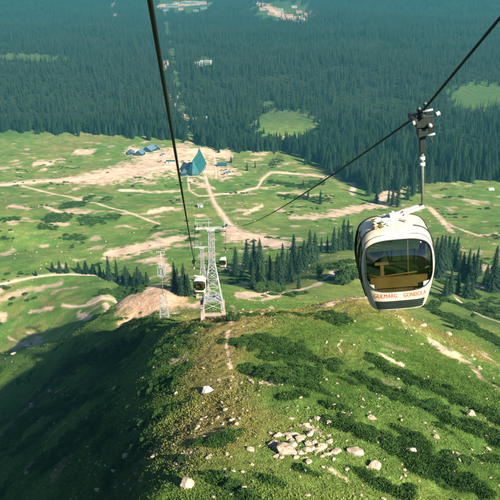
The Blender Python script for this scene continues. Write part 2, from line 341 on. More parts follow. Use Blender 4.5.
class MB:
    """collects boxes, bars, tubes and loose faces; build() links them as one mesh object"""
    def __init__(s): s.v = []; s.f = []; s.sm = []
    def add(s, v, f, smooth=False):
        n = len(s.v); s.v += [tuple(p) for p in v]; s.f += [tuple(i+n for i in q) for q in f]; s.sm += [smooth]*len(f); return s
    def box(s, c, size, rot=None):
        hx, hy, hz = [q/2 for q in size]; pts = [Vector((x, y, z)) for x in (-hx, hx) for y in (-hy, hy) for z in (-hz, hz)]
        if rot is not None: pts = [rot @ p for p in pts]
        return s.add([p+Vector(c) for p in pts], [(0,1,3,2),(4,6,7,5),(0,4,5,1),(2,3,7,6),(0,2,6,4),(1,5,7,3)])
    def bar(s, a, b, w, h=None):
        a = Vector(a); b = Vector(b); d = b-a
        return s.box((a+b)/2, (w, h or w, d.length), d.to_track_quat('Z', 'Y').to_matrix())
    def tube(s, pts, r, n=8, caps=True):
        pts = [Vector(p) for p in pts]; rs = r if isinstance(r, (list, tuple)) else [r]*len(pts); v = []; f = []; up = None
        for i, p in enumerate(pts):
            t = (pts[min(i+1, len(pts)-1)]-pts[max(i-1, 0)]).normalized()
            if up is None: up = Vector((0, 0, 1)) if abs(t.z) < .9 else Vector((1, 0, 0))
            x = t.cross(up).normalized(); up = x.cross(t)
            for k in range(n):
                a_ = 2*math.pi*k/n; v.append(p+(x*math.cos(a_)+up*math.sin(a_))*rs[i])
        for i in range(len(pts)-1):
            for k in range(n): f.append((i*n+k, i*n+(k+1) % n, (i+1)*n+(k+1) % n, (i+1)*n+k))
        if caps: f += [tuple(range(n))[::-1], tuple((len(pts)-1)*n+k for k in range(n))]
        return s.add(v, f, True)
    def wheel(s, c, axis, r, w, n=16):
        c = Vector(c); ax = Vector(axis).normalized()
        return s.tube([c-ax*w/2, c-ax*w*.3, c+ax*w*.3, c+ax*w/2], [r, r*.85, r*.85, r], n)
    def mesh(s, name, m):
        me = bpy.data.meshes.new(name); me.from_pydata([tuple(p) for p in s.v], [], s.f); me.update()
        me.polygons.foreach_set('use_smooth', s.sm); me.materials.append(m); return me
    def build(s, name, m, parent=None):
        o = bpy.data.objects.new(name, s.mesh(name, m)); COL.objects.link(o)
        if parent: o.parent = parent
        return o
KIDS = {}
def copy_tree(o, parent=None):
    c = o.copy(); COL.objects.link(c)
    if parent: c.parent = parent
    for ch in [x for x in bpy.data.objects if x.parent == o]: copy_tree(ch, c)
    return c

# ---------------------------------------------------------------- the ground sheet
def ground_colour(x, y):
    r = np.hypot(x, y); px, py, d = proj(np.stack([x, y, H0(x, y)], -1))
    n1 = fbm(x/38, y/38, 41, 4); n2 = fbm(x/7, y/7, 43, 4); n3 = fbm(x/140, y/140, 47, 3)
    L = lambda a, b, t: a+(b-a)*t[:, None]
    g_lush, g_yel, g_dry = np.array([.100, .195, .036]), np.array([.165, .228, .048]), np.array([.250, .205, .075])
    c = L(np.tile(g_lush, (len(x), 1)), g_yel, np.clip(.45+.9*n1+.5*n2, 0, 1))
    c = L(c, np.array([.05, .13, .022]), np.clip(-.3-1.3*fbm(x/19, y/19, 57, 3), 0, .75)*sstep(250, 330, r))
    c = L(c, g_dry*1.1, np.clip(-.12+1.2*n3+1.0*n2, 0, .6)*sstep(280, 400, r))
    hl = sstep(190, 225, r)*(1-sstep(370, 430, r))*sstep(-12, 0, x)*(1-sstep(75, 105, x)); c = L(c, np.array([.20, .245, .055]), hl*np.clip(.7+.7*n2, 0, 1))
    # spur: short dry turf along the crest and the upper right brow, rich grass down the left flank, blackened to paint in its shade
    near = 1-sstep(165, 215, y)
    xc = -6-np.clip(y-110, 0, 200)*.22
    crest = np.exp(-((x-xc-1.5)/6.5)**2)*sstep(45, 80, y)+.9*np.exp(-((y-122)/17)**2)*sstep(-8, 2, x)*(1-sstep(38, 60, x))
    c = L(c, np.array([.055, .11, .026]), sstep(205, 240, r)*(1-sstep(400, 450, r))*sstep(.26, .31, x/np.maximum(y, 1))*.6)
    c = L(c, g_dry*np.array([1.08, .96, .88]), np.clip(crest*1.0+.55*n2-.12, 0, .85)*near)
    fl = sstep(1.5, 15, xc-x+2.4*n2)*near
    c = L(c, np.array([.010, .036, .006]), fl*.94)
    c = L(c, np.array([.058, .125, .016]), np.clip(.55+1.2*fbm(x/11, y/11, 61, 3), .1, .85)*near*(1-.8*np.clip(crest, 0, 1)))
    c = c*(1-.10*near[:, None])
    # forest floor
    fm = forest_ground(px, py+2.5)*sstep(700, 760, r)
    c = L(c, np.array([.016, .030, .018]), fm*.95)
    c = L(c, np.array([.05, .095, .035]), sstep(1080, 1180, r)*(1-fm)*.75)
    s = mask(x, y, SHRUBS, .4, .7, 5, 33)*(1-.35*sstep(300, 400, r))*np.clip(.95+.9*fbm(x/2.4, y/2.4, 45, 3), .1, 1)
    c = L(c, np.array([.024, .062, .010]), s)
    p = mask(x, y, PADS, .55, 1.15, 4.2, 35); p = p*np.where(near > .5, np.clip(.42+1.7*fbm(x/2.6, y/2.6, 39, 3), 0, .85), 1)
    kn = (sstep(188, 198, r)*(1-sstep(262, 285, r))*(x < -5))[:, None]; soil = (np.array([.71, .495, .37])*(1-kn)+np.array([.78, .49, .31])*kn)*(1+.25*n2[:, None]+.12*n1[:, None])
    c = c+(soil-c)*(p*.92)[:, None]
    sp = np.clip((fbm(x/5, y/5, 71, 4)-.42)*6, 0, .8)*near*np.clip(crest+.2, 0, 1)      # worn bare spots on the crest
    sp = np.maximum(sp, np.clip((fbm(x/16, y/16, 73, 4)-.33)*4, 0, .7)*sstep(280, 360, r)*(1-fm)*(r < 1060))
    c = c+(soil*.85-c)*sp[:, None]
    rd = mask(x, y, ROAD_ST, .7, .3, 5, 37)*sstep(200, 260, r)
    c = c+(soil-c)*(rd*.7)[:, None]
    return np.clip(c, .004, .9)
EDGE = np.array([(-200,126),(-60,128),(0,130),(60,134),(100,134),(150,138),(180,140),(212,148),(240,152),(290,152),(320,165),(345,180),(375,192),(400,190),(420,184),(450,183),(500,180),(560,180),(700,178)], float)
SWATH = np.array([(150,194),(118,185),(90,178),(55,172),(20,166),(0,163),(-40,158)], float)
def forest_ground(px, py):
    m = (py < np.interp(px, EDGE[:,0], EDGE[:,1])+2.5*np.sin(px*.35)+1.5*np.sin(px*.9)).astype(float)
    el = lambda cx, cy, rx, ry: (((px-cx)/rx)**2+((py-cy)/ry)**2) < 1+.35*np.sin(px*.5+py*.7)
    m[el(286, 126, 32, 14) | el(482, 100, 34, 13) | el(18, 62, 44, 5) | el(268, 106, 8, 3)] = 0
    sx = np.interp(py, SWATH[::-1,0], SWATH[::-1,1]); m[(np.abs(px-sx) < 1.5+1.3*np.sin(py*.6)+1.2*np.sin(py*.23+1)) & (py < 150)] = 0
    m[el(186, 4, 26, 7) | el(282, 12, 28, 10) | el(205, 66, 8, 3)] = 0
    return m
def build_ground():
    az_f = np.radians(np.linspace(-27, 27, 700)); ext = np.radians(np.array([28.5, 31, 34, 38, 43, 50, 60, 75, 95, 120, 150, 180.]))
    az = np.concatenate([-ext[::-1][1:], [], az_f, ext]) if False else np.concatenate([-ext[::-1], az_f, ext])
    rs = [2., 8, 16, 24, 32]; r = 38.
    while r < 9400:
        rs.append(r); r += .30 if r < 150 else (1.4 if r < 300 else (2.1+(r-300)*.0006 if r < 1080 else (9+(r-1080)*.012 if r < 4500 else 260)))
    rs = np.array(rs); R, A = np.meshgrid(rs, az, indexing='ij')
    k = np.interp(np.abs(np.degrees(A)), [0, 34, 60, 95, 180], [1, 1, .5, .012, .009]); R = 2+(R-2)*k
    x = (R*np.sin(A)).ravel(); y = (R*np.cos(A)).ravel(); z = H(x, y)
    nr, na = len(rs), len(az); idx = np.arange(nr*na).reshape(nr, na)
    f = np.stack([idx[:-1,:-1], idx[:-1,1:], idx[1:,1:], idx[1:,:-1]], -1).reshape(-1, 4)[:, ::-1]
    me = mesh_np('ground', np.stack([x, y, z], -1), f, True); me.materials.append(M['ground'])
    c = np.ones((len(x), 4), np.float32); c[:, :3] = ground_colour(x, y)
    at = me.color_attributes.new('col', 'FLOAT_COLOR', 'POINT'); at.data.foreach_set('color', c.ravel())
    o = bpy.data.objects.new('ground', me); COL.objects.link(o)
    tag(o, 'grassy mountain spur falling to a green meadow and a forested valley floor', 'ground', kind='structure')
    return z.min()
ZMIN = build_ground()
def build_road(name, st, label):
    pts, hw, kp = st; P2 = []
    for i in range(len(pts)-1):
        n = max(2, int(np.hypot(*(pts[i+1]-pts[i]))/2.0))
        for t in np.arange(n)/n: P2.append((*(pts[i]*(1-t)+pts[i+1]*t), hw[i]*(1-t)+hw[i+1]*t))
    P2.append((*pts[-1], hw[-1])); P2 = np.array(P2)
    for _ in range(30): P2[1:-1] = (P2[:-2]+P2[1:-1]*2+P2[2:])/4
    d = np.gradient(P2[:, :2], axis=0); d /= np.linalg.norm(d, axis=1, keepdims=True)+1e-9; nrm = np.stack([-d[:,1], d[:,0]], -1)
    n = len(P2); ks = np.linspace(-1, 1, 7); V = []
    jl = 1+.30*fbm(np.arange(n)/4., np.zeros(n), 81, 3); jr = 1+.30*fbm(np.arange(n)/4., np.zeros(n)+50, 83, 3)
    for k in ks:
        w = P2[:, 2]/np.sqrt(nrm[:,0]**2+(nrm[:,1]*kp)**2)*.85*np.where(k < 0, jl, jr)*k
        V.append(P2[:, :2]+nrm*w[:, None])
    V = np.stack(V, 1).reshape(-1, 2); edge = np.tile(1-np.abs(ks), n)
    dist = np.hypot(V[:,0], V[:,1]); z = H(V[:,0], V[:,1])+np.where(edge > .05, .05+.00025*dist, -.12)
    idx = np.arange(n*7).reshape(n, 7); f = np.stack([idx[:-1,:-1], idx[:-1,1:], idx[1:,1:], idx[1:,:-1]], -1).reshape(-1, 4)
    me = mesh_np(name, np.column_stack([V, z]), f, True); me.materials.append(M['soil'])
    o = bpy.data.objects.new(name, me); COL.objects.link(o); tag(o, label, 'path' if 'path' in name else 'road', kind='structure')
ROAD_LABELS = ['tan dirt road crossing the left meadow to the bare yard', 'pale dirt road winding down from the teal station past the steel tower', 'dirt road looping right from the station towards the forest edge',
 'dirt road curving below the row of trees on the left meadow', 'dirt track climbing onto the bare earth knoll', 'thin foot path slanting across the left meadow', 'foot path below the teal station building',
 'straight pale path beside the teal station']
for (nm, _, _), st, lb in zip(ROADS, ROAD_ST, ROAD_LABELS): build_road(nm, st, lb)

# ---------------------------------------------------------------- haze: one closed box of thin air round everything
mh = bpy.data.materials.new('haze'); mh.use_nodes = True; nt = mh.node_tree; nt.nodes.clear()
vo = nt.nodes.new('ShaderNodeVolumePrincipled'); vo.inputs['Color'].default_value = (*HAZE_COLOR, 1); vo.inputs['Density'].default_value = HAZE_DENSITY
om = nt.nodes.new('ShaderNodeOutputMaterial'); nt.links.new(vo.outputs[0], om.inputs['Volume'])
hz = MB().box((0, 4600, (ZMIN-1+60)/2), (12400, 9900, 60-ZMIN+1)).build('haze', mh)
tag(hz, 'thin blue green haze lying over the valley', 'haze', kind='stuff')
# ---------------------------------------------------------------- gondola cabin
def catmull(tab, n):
    t = np.array(tab, float); out = []
    q = np.vstack([2*t[0]-t[1], t, 2*t[-1]-t[-2]])
    for s in np.linspace(0, len(t)-1, n):
        i = min(int(s), len(t)-2); u = s-i; a, b, c, d = q[i], q[i+1], q[i+2], q[i+3]
        out.append(.5*((2*b)+(-a+c)*u+(2*a-5*b+4*c-d)*u*u+(-a+3*b-3*c+d)*u**3))
    return np.array(out)
PROF = [(0,.63,.70),(.05,.70,.80),(.35,.785,.86),(.75,.875,.90),(1.15,.915,.93),(1.5,.90,.89),(1.78,.845,.80),(1.97,.76,.69),(2.09,.62,.55),(2.16,.42,.37),(2.19,.2,.17),(2.195,.004,.004)]
NZ, NT, EX = 120, 216, 4.2
PR = catmull(PROF, NZ); PR[:, 1:] = np.maximum(PR[:, 1:], .003)
def shell_pt(zz, t, off=0.):
    hx = np.interp(zz, PR[:,0], PR[:,1])+off; hy = np.interp(zz, PR[:,0], PR[:,2])+off
    c, s = np.cos(t), np.sin(t)
    return np.stack([hx*np.sign(c)*np.abs(c)**(2/EX), hy*np.sign(s)*np.abs(s)**(2/EX), zz+0*t], -1)
def front_y(x, z, off=0., side=-1):
    hx = np.interp(z, PR[:,0], PR[:,1])+off; hy = np.interp(z, PR[:,0], PR[:,2])+off
    return side*hy*np.maximum(1-np.abs(x/hx)**EX, 0)**(1/EX)
def side_x(y, z, off=0.):
    hx = np.interp(z, PR[:,0], PR[:,1])+off; hy = np.interp(z, PR[:,0], PR[:,2])+off
    return hx*np.maximum(1-np.abs(y/hy)**EX, 0)**(1/EX)
WX, WZ0, WZ, WE = .79, 1.29, .665, 3.6
SY, SZ0, SZ_ = .60, 1.24, .62
def shell_meshes():
    t = np.linspace(0, 2*math.pi, NT, endpoint=False)
    ts = np.sign(np.sin(t))  # denser corners by warping
    V = np.concatenate([shell_pt(np.full(NT, 0)+PR[i,0], t)*0+np.stack([PR[i,1]*np.sign(np.cos(t))*np.abs(np.cos(t))**(2/EX), PR[i,2]*np.sign(np.sin(t))*np.abs(np.sin(t))**(2/EX), np.full(NT, PR[i,0])], -1) for i in range(NZ)])
    idx = np.arange(NZ*NT).reshape(NZ, NT); nx = np.roll(idx, -1, 1)
    f = np.stack([idx[:-1], nx[:-1], nx[1:], idx[1:]], -1).reshape(-1, 4); c = V[f].mean(1)
    fr = (np.abs(c[:,0]/WX)**WE+np.abs((c[:,2]-WZ0)/WZ)**WE < 1) & (np.abs(c[:,1]) > .3) & (np.abs(c[:,1])/np.abs(c[:,0]+1e-6) > .62)
    sd = (np.abs(c[:,1]/SY)**WE+np.abs((c[:,2]-SZ0)/SZ_)**WE < 1) & ~fr & (np.abs(c[:,0]) > .5)
    body = f[~(fr | sd)]
    def sub(sel, off):
        ff = f[sel]; u, inv = np.unique(ff, return_inverse=True); v = V[u].copy(); k = 1-off/np.hypot(v[:,0], v[:,1]); v[:,:2] *= k[:,None]
        return mesh_np('glass', v, inv.reshape(-1, 4), True)
    cb_ = V[body].mean(1); low = body[cb_[:,2] < 2.1]; VL = V.copy(); VL[:,:2] *= (1-.022/np.maximum(np.hypot(V[:,0], V[:,1]), .05))[:,None]
    out = {'body': mesh_np('body', V, body, True), 'lining': mesh_np('lining', VL, low, True), 'front': sub(fr & (c[:,1] < 0), .012), 'back': sub(fr & (c[:,1] > 0), .012),
           'left': sub(sd & (c[:,0] < 0), .012), 'right': sub(sd & (c[:,0] > 0), .012)}
    return out
SHM = shell_meshes()
def add_obj(name, me, m, parent):
    me.materials.clear(); me.materials.append(m); o = bpy.data.objects.new(name, me); COL.objects.link(o); o.parent = parent; return o
HANG = (.70, .06)      # the hanger stands off the cabin's centre
GRIP_Z = 4.45
def text_mesh(txt, size):
    cu = bpy.data.curves.new('lettering', 'FONT'); cu.body = txt; cu.size = size; cu.offset = 0; cu.extrude = 0; cu.space_character = 1.08
    ob = bpy.data.objects.new('lettering', cu); COL.objects.link(ob); bpy.context.view_layer.update()
    me = bpy.data.meshes.new_from_object(ob.evaluated_get(bpy.context.evaluated_depsgraph_get())); bpy.data.objects.remove(ob)
    v = np.array([q.co[:] for q in me.vertices]); fs = [tuple(p.vertices) for p in me.polygons]; bpy.data.meshes.remove(me); return v, fs
def make_cabin():
    t = empty('gondola_cabin', (0, 0, 0))
    body = add_obj('body', SHM['body'], M['cream'], t)
    lv = SHM['lining']; add_obj('lining', lv, M['inner'], t)
    fl = MB(); fl.box((0, 0, .03), (1.16, 1.2, .05)); fl.build('floor_panel', M['inner'], t)
    for nm, key in (('window', 'front'), ('window', 'back'), ('side_window', 'left'), ('side_window', 'right')):
        w = add_obj(nm, SHM[key], M['glass'], t); s = MB(); pts = []
        for q in np.linspace(0, 2*math.pi, 73)[:-1]:
            cq, sq = math.cos(q), math.sin(q); a_ = math.copysign(abs(cq)**(2/WE), cq); b_ = math.copysign(abs(sq)**(2/WE), sq)
            if nm == 'window':
                x, z = WX*a_, WZ0+WZ*b_; pts.append((x, front_y(x, z, .004, -1 if key == 'front' else 1), z))
            else:
                y, z = SY*a_, SZ0+SZ_*b_; pts.append((side_x(y, z, .004)*(-1 if key == 'left' else 1), y, z))
        pts += pts[:2]; s.tube(pts, .016, 6, False); s.build('window_seal', M['rubber'], w)
    for side in (-1, 1):
        vt = MB(); xs = np.linspace(-.60, .60, 41)                       # lower grille
        zs = np.linspace(.085, .345, 7); V = []; hw = lambda z: .60*(1-.10*(1-(z-.085)/.26))
        for z in zs:
            for x in xs: xx = x/.6*hw(z); V.append((xx, front_y(xx, z, .012, side), z))
        vt.add(V, [(i*41+k, i*41+k+1, (i+1)*41+k+1, (i+1)*41+k) for i in range(6) for k in range(40)]); g = vt.build('grille', M['grille'], t)
        for z in (.12, .18, .24, .30):
            sl = MB(); sl.tube([(x/.6*hw(z), front_y(x/.6*hw(z), z, .02, side), z) for x in xs], .010, 6); sl.build('slat', M['darksteel'], g)
        for word, x0 in (('GULMARG', -.615), ('GONDOLA', .085)):
            v, fs = text_mesh(word, .18); wd = v[:,0].max()-v[:,0].min(); v[:,0] = (v[:,0]-v[:,0].min())*(.545/wd); v[:,1] = v[:,1]-v[:,1].min()
            X = x0+v[:,0]; Z = .435+v[:,1]*1.0+.03*np.abs(X)**2; q = np.stack([X*(-side), front_y(X, Z, .006, side), Z], -1)
            me = bpy.data.meshes.new('lettering'); me.from_pydata([tuple(p) for p in q], [], fs); me.update(); add_obj('lettering', me, M['red'], t)
        for x in (-.68, .66):
            st = MB(); hx_ = .075 if x < 0 else .10; xs2 = np.linspace(x-hx_, x+hx_, 5); V = [(xx, front_y(xx, z, -.006, side), z) for z in (.715, .775, .835) for xx in xs2]
            st.add(V, [(i*5+k, i*5+k+1, (i+1)*5+k+1, (i+1)*5+k) for i in range(2) for k in range(4)]); st.build('sticker', M['white'], t)
        sm = MB()                                                       # seam of the end panel
        ys = .60*side; zz = PR[(PR[:,2] > abs(ys)+.002) & (PR[:,0] > .35), 0]
        L = [(-side_x(ys, z, .002), ys, z) for z in zz]; Rr = [(side_x(ys, z, .002), ys, z) for z in zz[::-1]]
        sm.tube([tuple(map(float, p)) for p in L+Rr], .008, 5, False); sm.build('panel_seam', M['rubber'], t)
        hp = MB(); ys = .36*side; zz = PR[(PR[:,2] > abs(ys)+.004) & (PR[:,0] > .25), 0]
        L = [(-side_x(ys, z, .008), ys, z) for z in zz]; Rr = [(side_x(ys, z, .008), ys, z) for z in zz[::-1]]
        [hp.tube([tuple(map(float, p)) for p in q_ if abs(p[0]) > (.42 if side < 0 else 0)], .022, 6, False) for q_ in (L, Rr)]; hp.build('door_rail', M['rubber'], t)
        for sy in (-.02, .02):
            dj = MB(); dj.tube([(float(side_x(sy, z, .003))*side, sy, float(z)) for z in np.linspace(.12, 1.95, 24)], .006, 5); dj.build('door_joint', M['rubber'], t)
        dh = MB(); dh.tube([(float(side_x(.1, .52, .03))*side, .10, .50), (float(side_x(.1, .56, .05))*side, .10, .56), (float(side_x(.1, .62, .03))*side, .10, .62)], .014, 6); dh.build('door_handle', M['steel'], t)
        # benches
        bn = MB(); bn.box((0, .50*side, .52), (1.34, .40, .05)); bn.box((0, .33*side, .44), (1.30, .03, .12)); bn.build('bench_seat', M['wood' if side < 0 else 'inner'], t)
        bk = MB(); bk.box((0, .715*side, .80), (1.36, .05, .30)); bk.build('bench_back', M['wood' if side < 0 else 'inner'], t)
    for x in (-.32, .38):
        p = MB(); p.tube([(x, -.1, .05), (x, -.1, 1.0)] if x < 0 else [(x, .3, .05), (x, .3, 1.75)], .022, 8)
        if x < 0: p.box((x, -.1, 1.02), (.34, .08, .05)); p.box((x, -.1, .8), (.09, .06, .35))
        p.build('grab_pole', M['wood'], t)
    rl = MB(); rl.tube([(-.80, -.3, .86), (-.45, -.45, .83), (.5, -.45, .9), (.8, -.3, .95)], .02, 6); rl.build('hand_rail', M['wood'], t)
    un = MB(); un.box((0, 0, -.05), (1.05, 1.0, .09)); un.tube([(-.5, -.62, -.02), (.5, -.62, -.02)], .03); un.tube([(-.5, .62, -.02), (.5, .62, -.02)], .03); un.build('underframe', M['darksteel'], t)
    # roof gear: suspension arm, cross bars, tied cloth
    hx, hy = HANG
    ar = MB(); ar.bar((-.10, -.10, 2.25), ((hx+.02)/.96, hy-.06, 2.47), .055, .07); ar.bar((-.04, .13, 2.25), ((hx+.02)/.96, hy+.07, 2.47), .055, .07); ar.bar((.28, -.14, 2.34), (.28, .18, 2.34), .05)
    ar.build('roof_arm', M['pinkcloth'], t)
    cb = MB()
    for a_, b_ in (((-.42,-.22,2.235),(.26,.06,2.285)), ((-.16,-.36,2.22),(.20,.26,2.26)), ((-.2,.2,2.24),(.3,-.26,2.25)), ((-.05,-.3,2.21),(.05,.3,2.27))): cb.bar(a_, b_, .06, .05)
    cb.box((.03, -.02, 2.27), (.22, .20, .13)); cb.build('roof_bracket', M['white'], t)
    rope_ = MB(); rr = random.Random(5)
    for k in range(5):
        pts = [(-.36+rr.uniform(-.16, .22), -.22+rr.uniform(-.16, .2), 2.20+rr.uniform(0, .1)) for _ in range(7)]
        q = catmull(pts, 30); rope_.tube([tuple(p) for p in q], .016, 5)
    rope_.build('tied_rope', M['white'], t)
    bd = MB()
    for k in range(7):
        c = (-.44+rr.uniform(-.13, .16), -.27+rr.uniform(-.1, .12), 2.19+rr.uniform(-.01, .07)); bd.box(c, (.13, .10, .09), Euler((rr.random(), rr.random(), rr.random())).to_matrix())
    bd.build('canvas_bundle', M['olive'], t)
    tp = MB(); tp.box((-.44, -.34, 2.19), (.10, .08, .10)); tp.build('yellow_tag', M['wood'], t)
    for o_ in [x for x in bpy.data.objects if x.parent and (x.parent == t or x.parent.parent == t)]: o_.data.transform(Matrix.Diagonal((.96, .96, .92, 1)))
    # hanger and grip
    hg = MB(); hg.tube([(hx-.03, hy, 2.25), (hx, hy, 2.29), (hx, hy, 2.40), (hx, hy, 3.65)], .036, 10)
    hanger = hg.build('hanger', M['olivesteel'], t)
    for z in (3.24, 3.38): cl = MB(); cl.tube([(hx, hy, z), (hx, hy, z+.07)], .062, 10); cl.build('clamp', M['white'], hanger)
    gp = MB(); gz_ = GRIP_Z
    gp.box((hx, hy, gz_-.62), (.13, .17, .55)); gp.box((hx, hy, gz_-.42), (.22, .24, .20)); gp.box((hx+.03, hy, gz_-.16), (.38, .34, .27))
    gp.box((hx-.20, hy, gz_-.11), (.12, .62, .12)); gp.box((hx+.18, hy-.05, gz_-.36), (.15, .14, .30), Euler((.2, .3, 0)).to_matrix()); gp.tube([(hx-.02, hy-.3, gz_-.01), (hx-.02, hy+.3, gz_-.01)], .055, 8)
    gp.bar((hx+.05, hy, gz_-.28), (hx+.22, hy-.1, gz_-.70), .04); grip = gp.build('grip', M['darksteel'], t); bv = grip.modifiers.new('rounded edges', 'BEVEL'); bv.width = .022; bv.segments = 2
    for c, ax, r, w in (((hx+.31, hy-.12, gz_-.02), (1, .4, .2), .055, .08), ((hx+.13, hy-.22, gz_-.24), (0, 1, .1), .05, .05), ((hx+.05, hy-.1, gz_+.22), (0, 1, 0), .04, .04),
                        ((hx-.08, hy-.1, gz_+.12), (0, 1, 0), .04, .04), ((hx-.24, hy-.32, gz_-.12), (1, .3, 0), .055, .04)):
        rl = MB(); rl.wheel(c, ax, r, w); rl.build('roller', M['steel' if r > .045 else 'olivesteel'], grip)
    for a_, b_ in (((hx-.02, hy-.18, gz_+.07), (hx+.20, hy-.18, gz_+.10)), ((hx+.06, hy-.2, gz_-.47), (hx+.24, hy-.22, gz_-.43))):
        sp = MB(); sp.tube([a_, b_], .028, 8); sp.build('spring_bar', M['steel_pale'], grip)
    for x in (hx+.05, hx-.08): q = MB(); q.tube([(x, hy-.1, gz_+.0), (x, hy-.1, gz_+.2)], .018, 6); q.build('stub', M['darksteel'], grip)
    return t
def hang(t, grip_pt, roll, yaw=0.):
    R = (Matrix.Rotation(yaw, 3, 'Z') @ Matrix.Rotation(roll, 3, 'Y'))
    t.rotation_euler = R.to_euler(); t.location = Vector([float(c) for c in grip_pt])-R @ Vector((HANG[0]-.02, HANG[1], GRIP_Z))
    return t
GRIP1 = P(421, 113, 15.3); GRIP2 = P(194, 260, 88.); GRIP3 = P(225.3, 247.5, 150.)
cabin = make_cabin()
cab2 = copy_tree(cabin); cab3 = copy_tree(cabin)
G_ = 'cable car cabins on the line'
tag(hang(cabin, GRIP1, math.radians(-6.4), math.radians(-2)), 'large cream gondola cabin with red lettering hanging close by on the upper right rope', 'gondola cabin', G_)
tag(hang(cab2, GRIP2, math.radians(0), math.radians(176)), 'small white gondola cabin hanging on the left rope just before the steel tower', 'gondola cabin', G_)
tag(hang(cab3, GRIP3, math.radians(-2), math.radians(-4)), 'tiny white gondola cabin hanging right of the tower, above the firs', 'gondola cabin', G_)

# ---------------------------------------------------------------- lift towers
def lattice(mb, a0, a1, b0, b1, n, r):
    """zigzag and cross ties between two rising legs a0-a1 and b0-b1"""
    a0, a1, b0, b1 = map(Vector, (a0, a1, b0, b1))
    for i in range(n):
        s, t = i/n, (i+1)/n
        pa, pb, qa, qb = a0.lerp(a1, s), b0.lerp(b1, s), a0.lerp(a1, t), b0.lerp(b1, t)
        mb.bar(pa, qb, r); mb.bar(pb, qa, r); mb.bar(qa, qb, r)
def make_tower(h=18.2, hw=1.95, neck=11.2, arm=2.75):
    t = empty('lift_tower', (0, 0, 0)); c4 = [(-1,-1),(1,-1),(1,1),(-1,1)]
    for sx, sy in c4:
        b = MB(); b.box((sx*hw, sy*hw, .55), (.78, .78, 3.1)); b.box((sx*hw, sy*hw, 2.12), (.7, .7, .06)); b.build('footing', M['concrete'], t)
        l = MB(); l.bar((sx*hw, sy*hw, 2.1), (sx*.55, sy*.55, neck), .17); l.bar((sx*.55, sy*.55, neck-.05), (sx*.5, sy*.5, h-.1), .13); l.build('tower_leg', M['steel'], t)
    br = MB(); up = MB()
    for k in range(4):
        (ax, ay), (bx, by) = c4[k], c4[(k+1) % 4]
        lattice(br, (ax*hw, ay*hw, 2.2), (ax*.55, ay*.55, neck), (bx*hw, by*hw, 2.2), (bx*.55, by*.55, neck), 6, .075)
        lattice(up, (ax*.55, ay*.55, neck), (ax*.5, ay*.5, h-.2), (bx*.55, by*.55, neck), (bx*.5, by*.5, h-.2), 8, .055)
    br.build('lower_bracing', M['steel'], t); up.build('mast_bracing', M['steel'], t)
    cp = MB(); cp.box((0, -hw-.1, 1.35), (2*hw-.79, .45, .55)); cp.box((0, -hw-.02, .35), (2*hw-.79, .3, .4)); cp.build('tie_beam', M['concrete'], t)
    ca = MB(); ca.box((0, 0, h), (2*arm+.3, .42, .40)); ca.box((0, 0, h-.3), (1.5, 1.2, .2)); crossarm = ca.build('crossarm', M['steel'], t)
    for s in (-1, 1):
        sh = MB(); R = Euler((math.radians(-26), 0, 0)).to_matrix()
        sh.box((s*arm, 0, h+.30), (.16, 2.6, .18), R); sh.box((s*arm, 0, h+.1), (.24, .3, .5)); s_ = sh.build('sheave_beam', M['darksteel'], t)
        for k in (-1.1, -.66, -.22, .22, .66, 1.1):
            c = Vector((s*arm, 0, h+.42))+R @ Vector((.14*s, k, .06)); w = MB(); w.wheel(c, (1, 0, 0), .2, .09, 12); w.build('sheave', M['rubber'], s_)
        wk = MB(); wk.box((s*(arm-.55), 0, h-.35), (.5, 2.4, .06), R)
        for y in (-1.1, 0, 1.1): wk.bar(Vector((s*(arm-.32), 0, h-.3))+R @ Vector((0, y, 0)), Vector((s*(arm-.32), 0, h-.3))+R @ Vector((0, y, 1.0)), .05)
        wk.bar(Vector((s*(arm-.32), 0, h-.3))+R @ Vector((0, -1.1, 1.0)), Vector((s*(arm-.32), 0, h-.3))+R @ Vector((0, 1.1, 1.0)), .05)
        wk.build('walkway', M['steel_pale'], t)
    lf = MB(); l2 = MB()
    for x in (-arm, -.35): lf.bar((x, 0, h+.2), (x, 0, h+1.75), .09)
    for z in (1.05, 1.72): lf.bar((-arm-.05, 0, h+z), (.2, 0, h+z), .08)
    lf.bar((-arm, .8, h+1.72), (-arm, -.8, h+1.72), .08); lf.bar((-.35, .8, h+1.72), (-.35, -.8, h+1.72), .08)
    for a_, b_ in (((arm-.3, 0, h+.2), (arm-.3, 0, h+1.9)), ((arm+.2, 0, h+.2), (arm-.2, 0, h+1.9)), ((arm-.35, 0, h+1.9), (arm+.2, 0, h+1.75)), ((arm-.3, 0, h+1.0), (arm+.1, 0, h+1.0))): l2.bar(a_, b_, .08)
    lf.build('lifting_frame', M['steel_pale'], t); l2.build('lifting_frame', M['steel_pale'], t)
    la = MB()
    for x in (-.2, .2): la.bar((x, -.75, 11), (x, -.62, h-.4), .05)
    for k in range(20): la.bar((-.2, -.74+.006*k, 11.2+k*.33), (.2, -.74+.006*k, 11.2+k*.33), .035)
    la.build('ladder', M['steel_pale'], t)
    pf = MB(); pf.box((0, 0, 3.9), (3.0, 3.0, .08)); pf.bar((-1.5, -1.5, 3.9), (1.5, -1.5, 3.9), .12); pf.build('service_deck', M['steel_pale'], t)
    return t
tower = make_tower(); TX, TY = -7.1, 116.5; TZ = gz(TX, TY)-.25
ANG = math.radians(4.4)
tower.location = (TX, TY, TZ); tower.rotation_euler = (0, 0, ANG)
tag(tower, 'tall grey lattice lift tower standing on the crest of the grassy spur', 'lift tower', 'steel towers of the cable car line')
tow2 = copy_tree(tower); q2 = P(202, 252, 222); T2Z = q2[2]-18.3; tow2.location = (q2[0], q2[1], gz(q2[0], q2[1])-.3 if abs(gz(q2[0], q2[1])-T2Z) < 3 else T2Z)
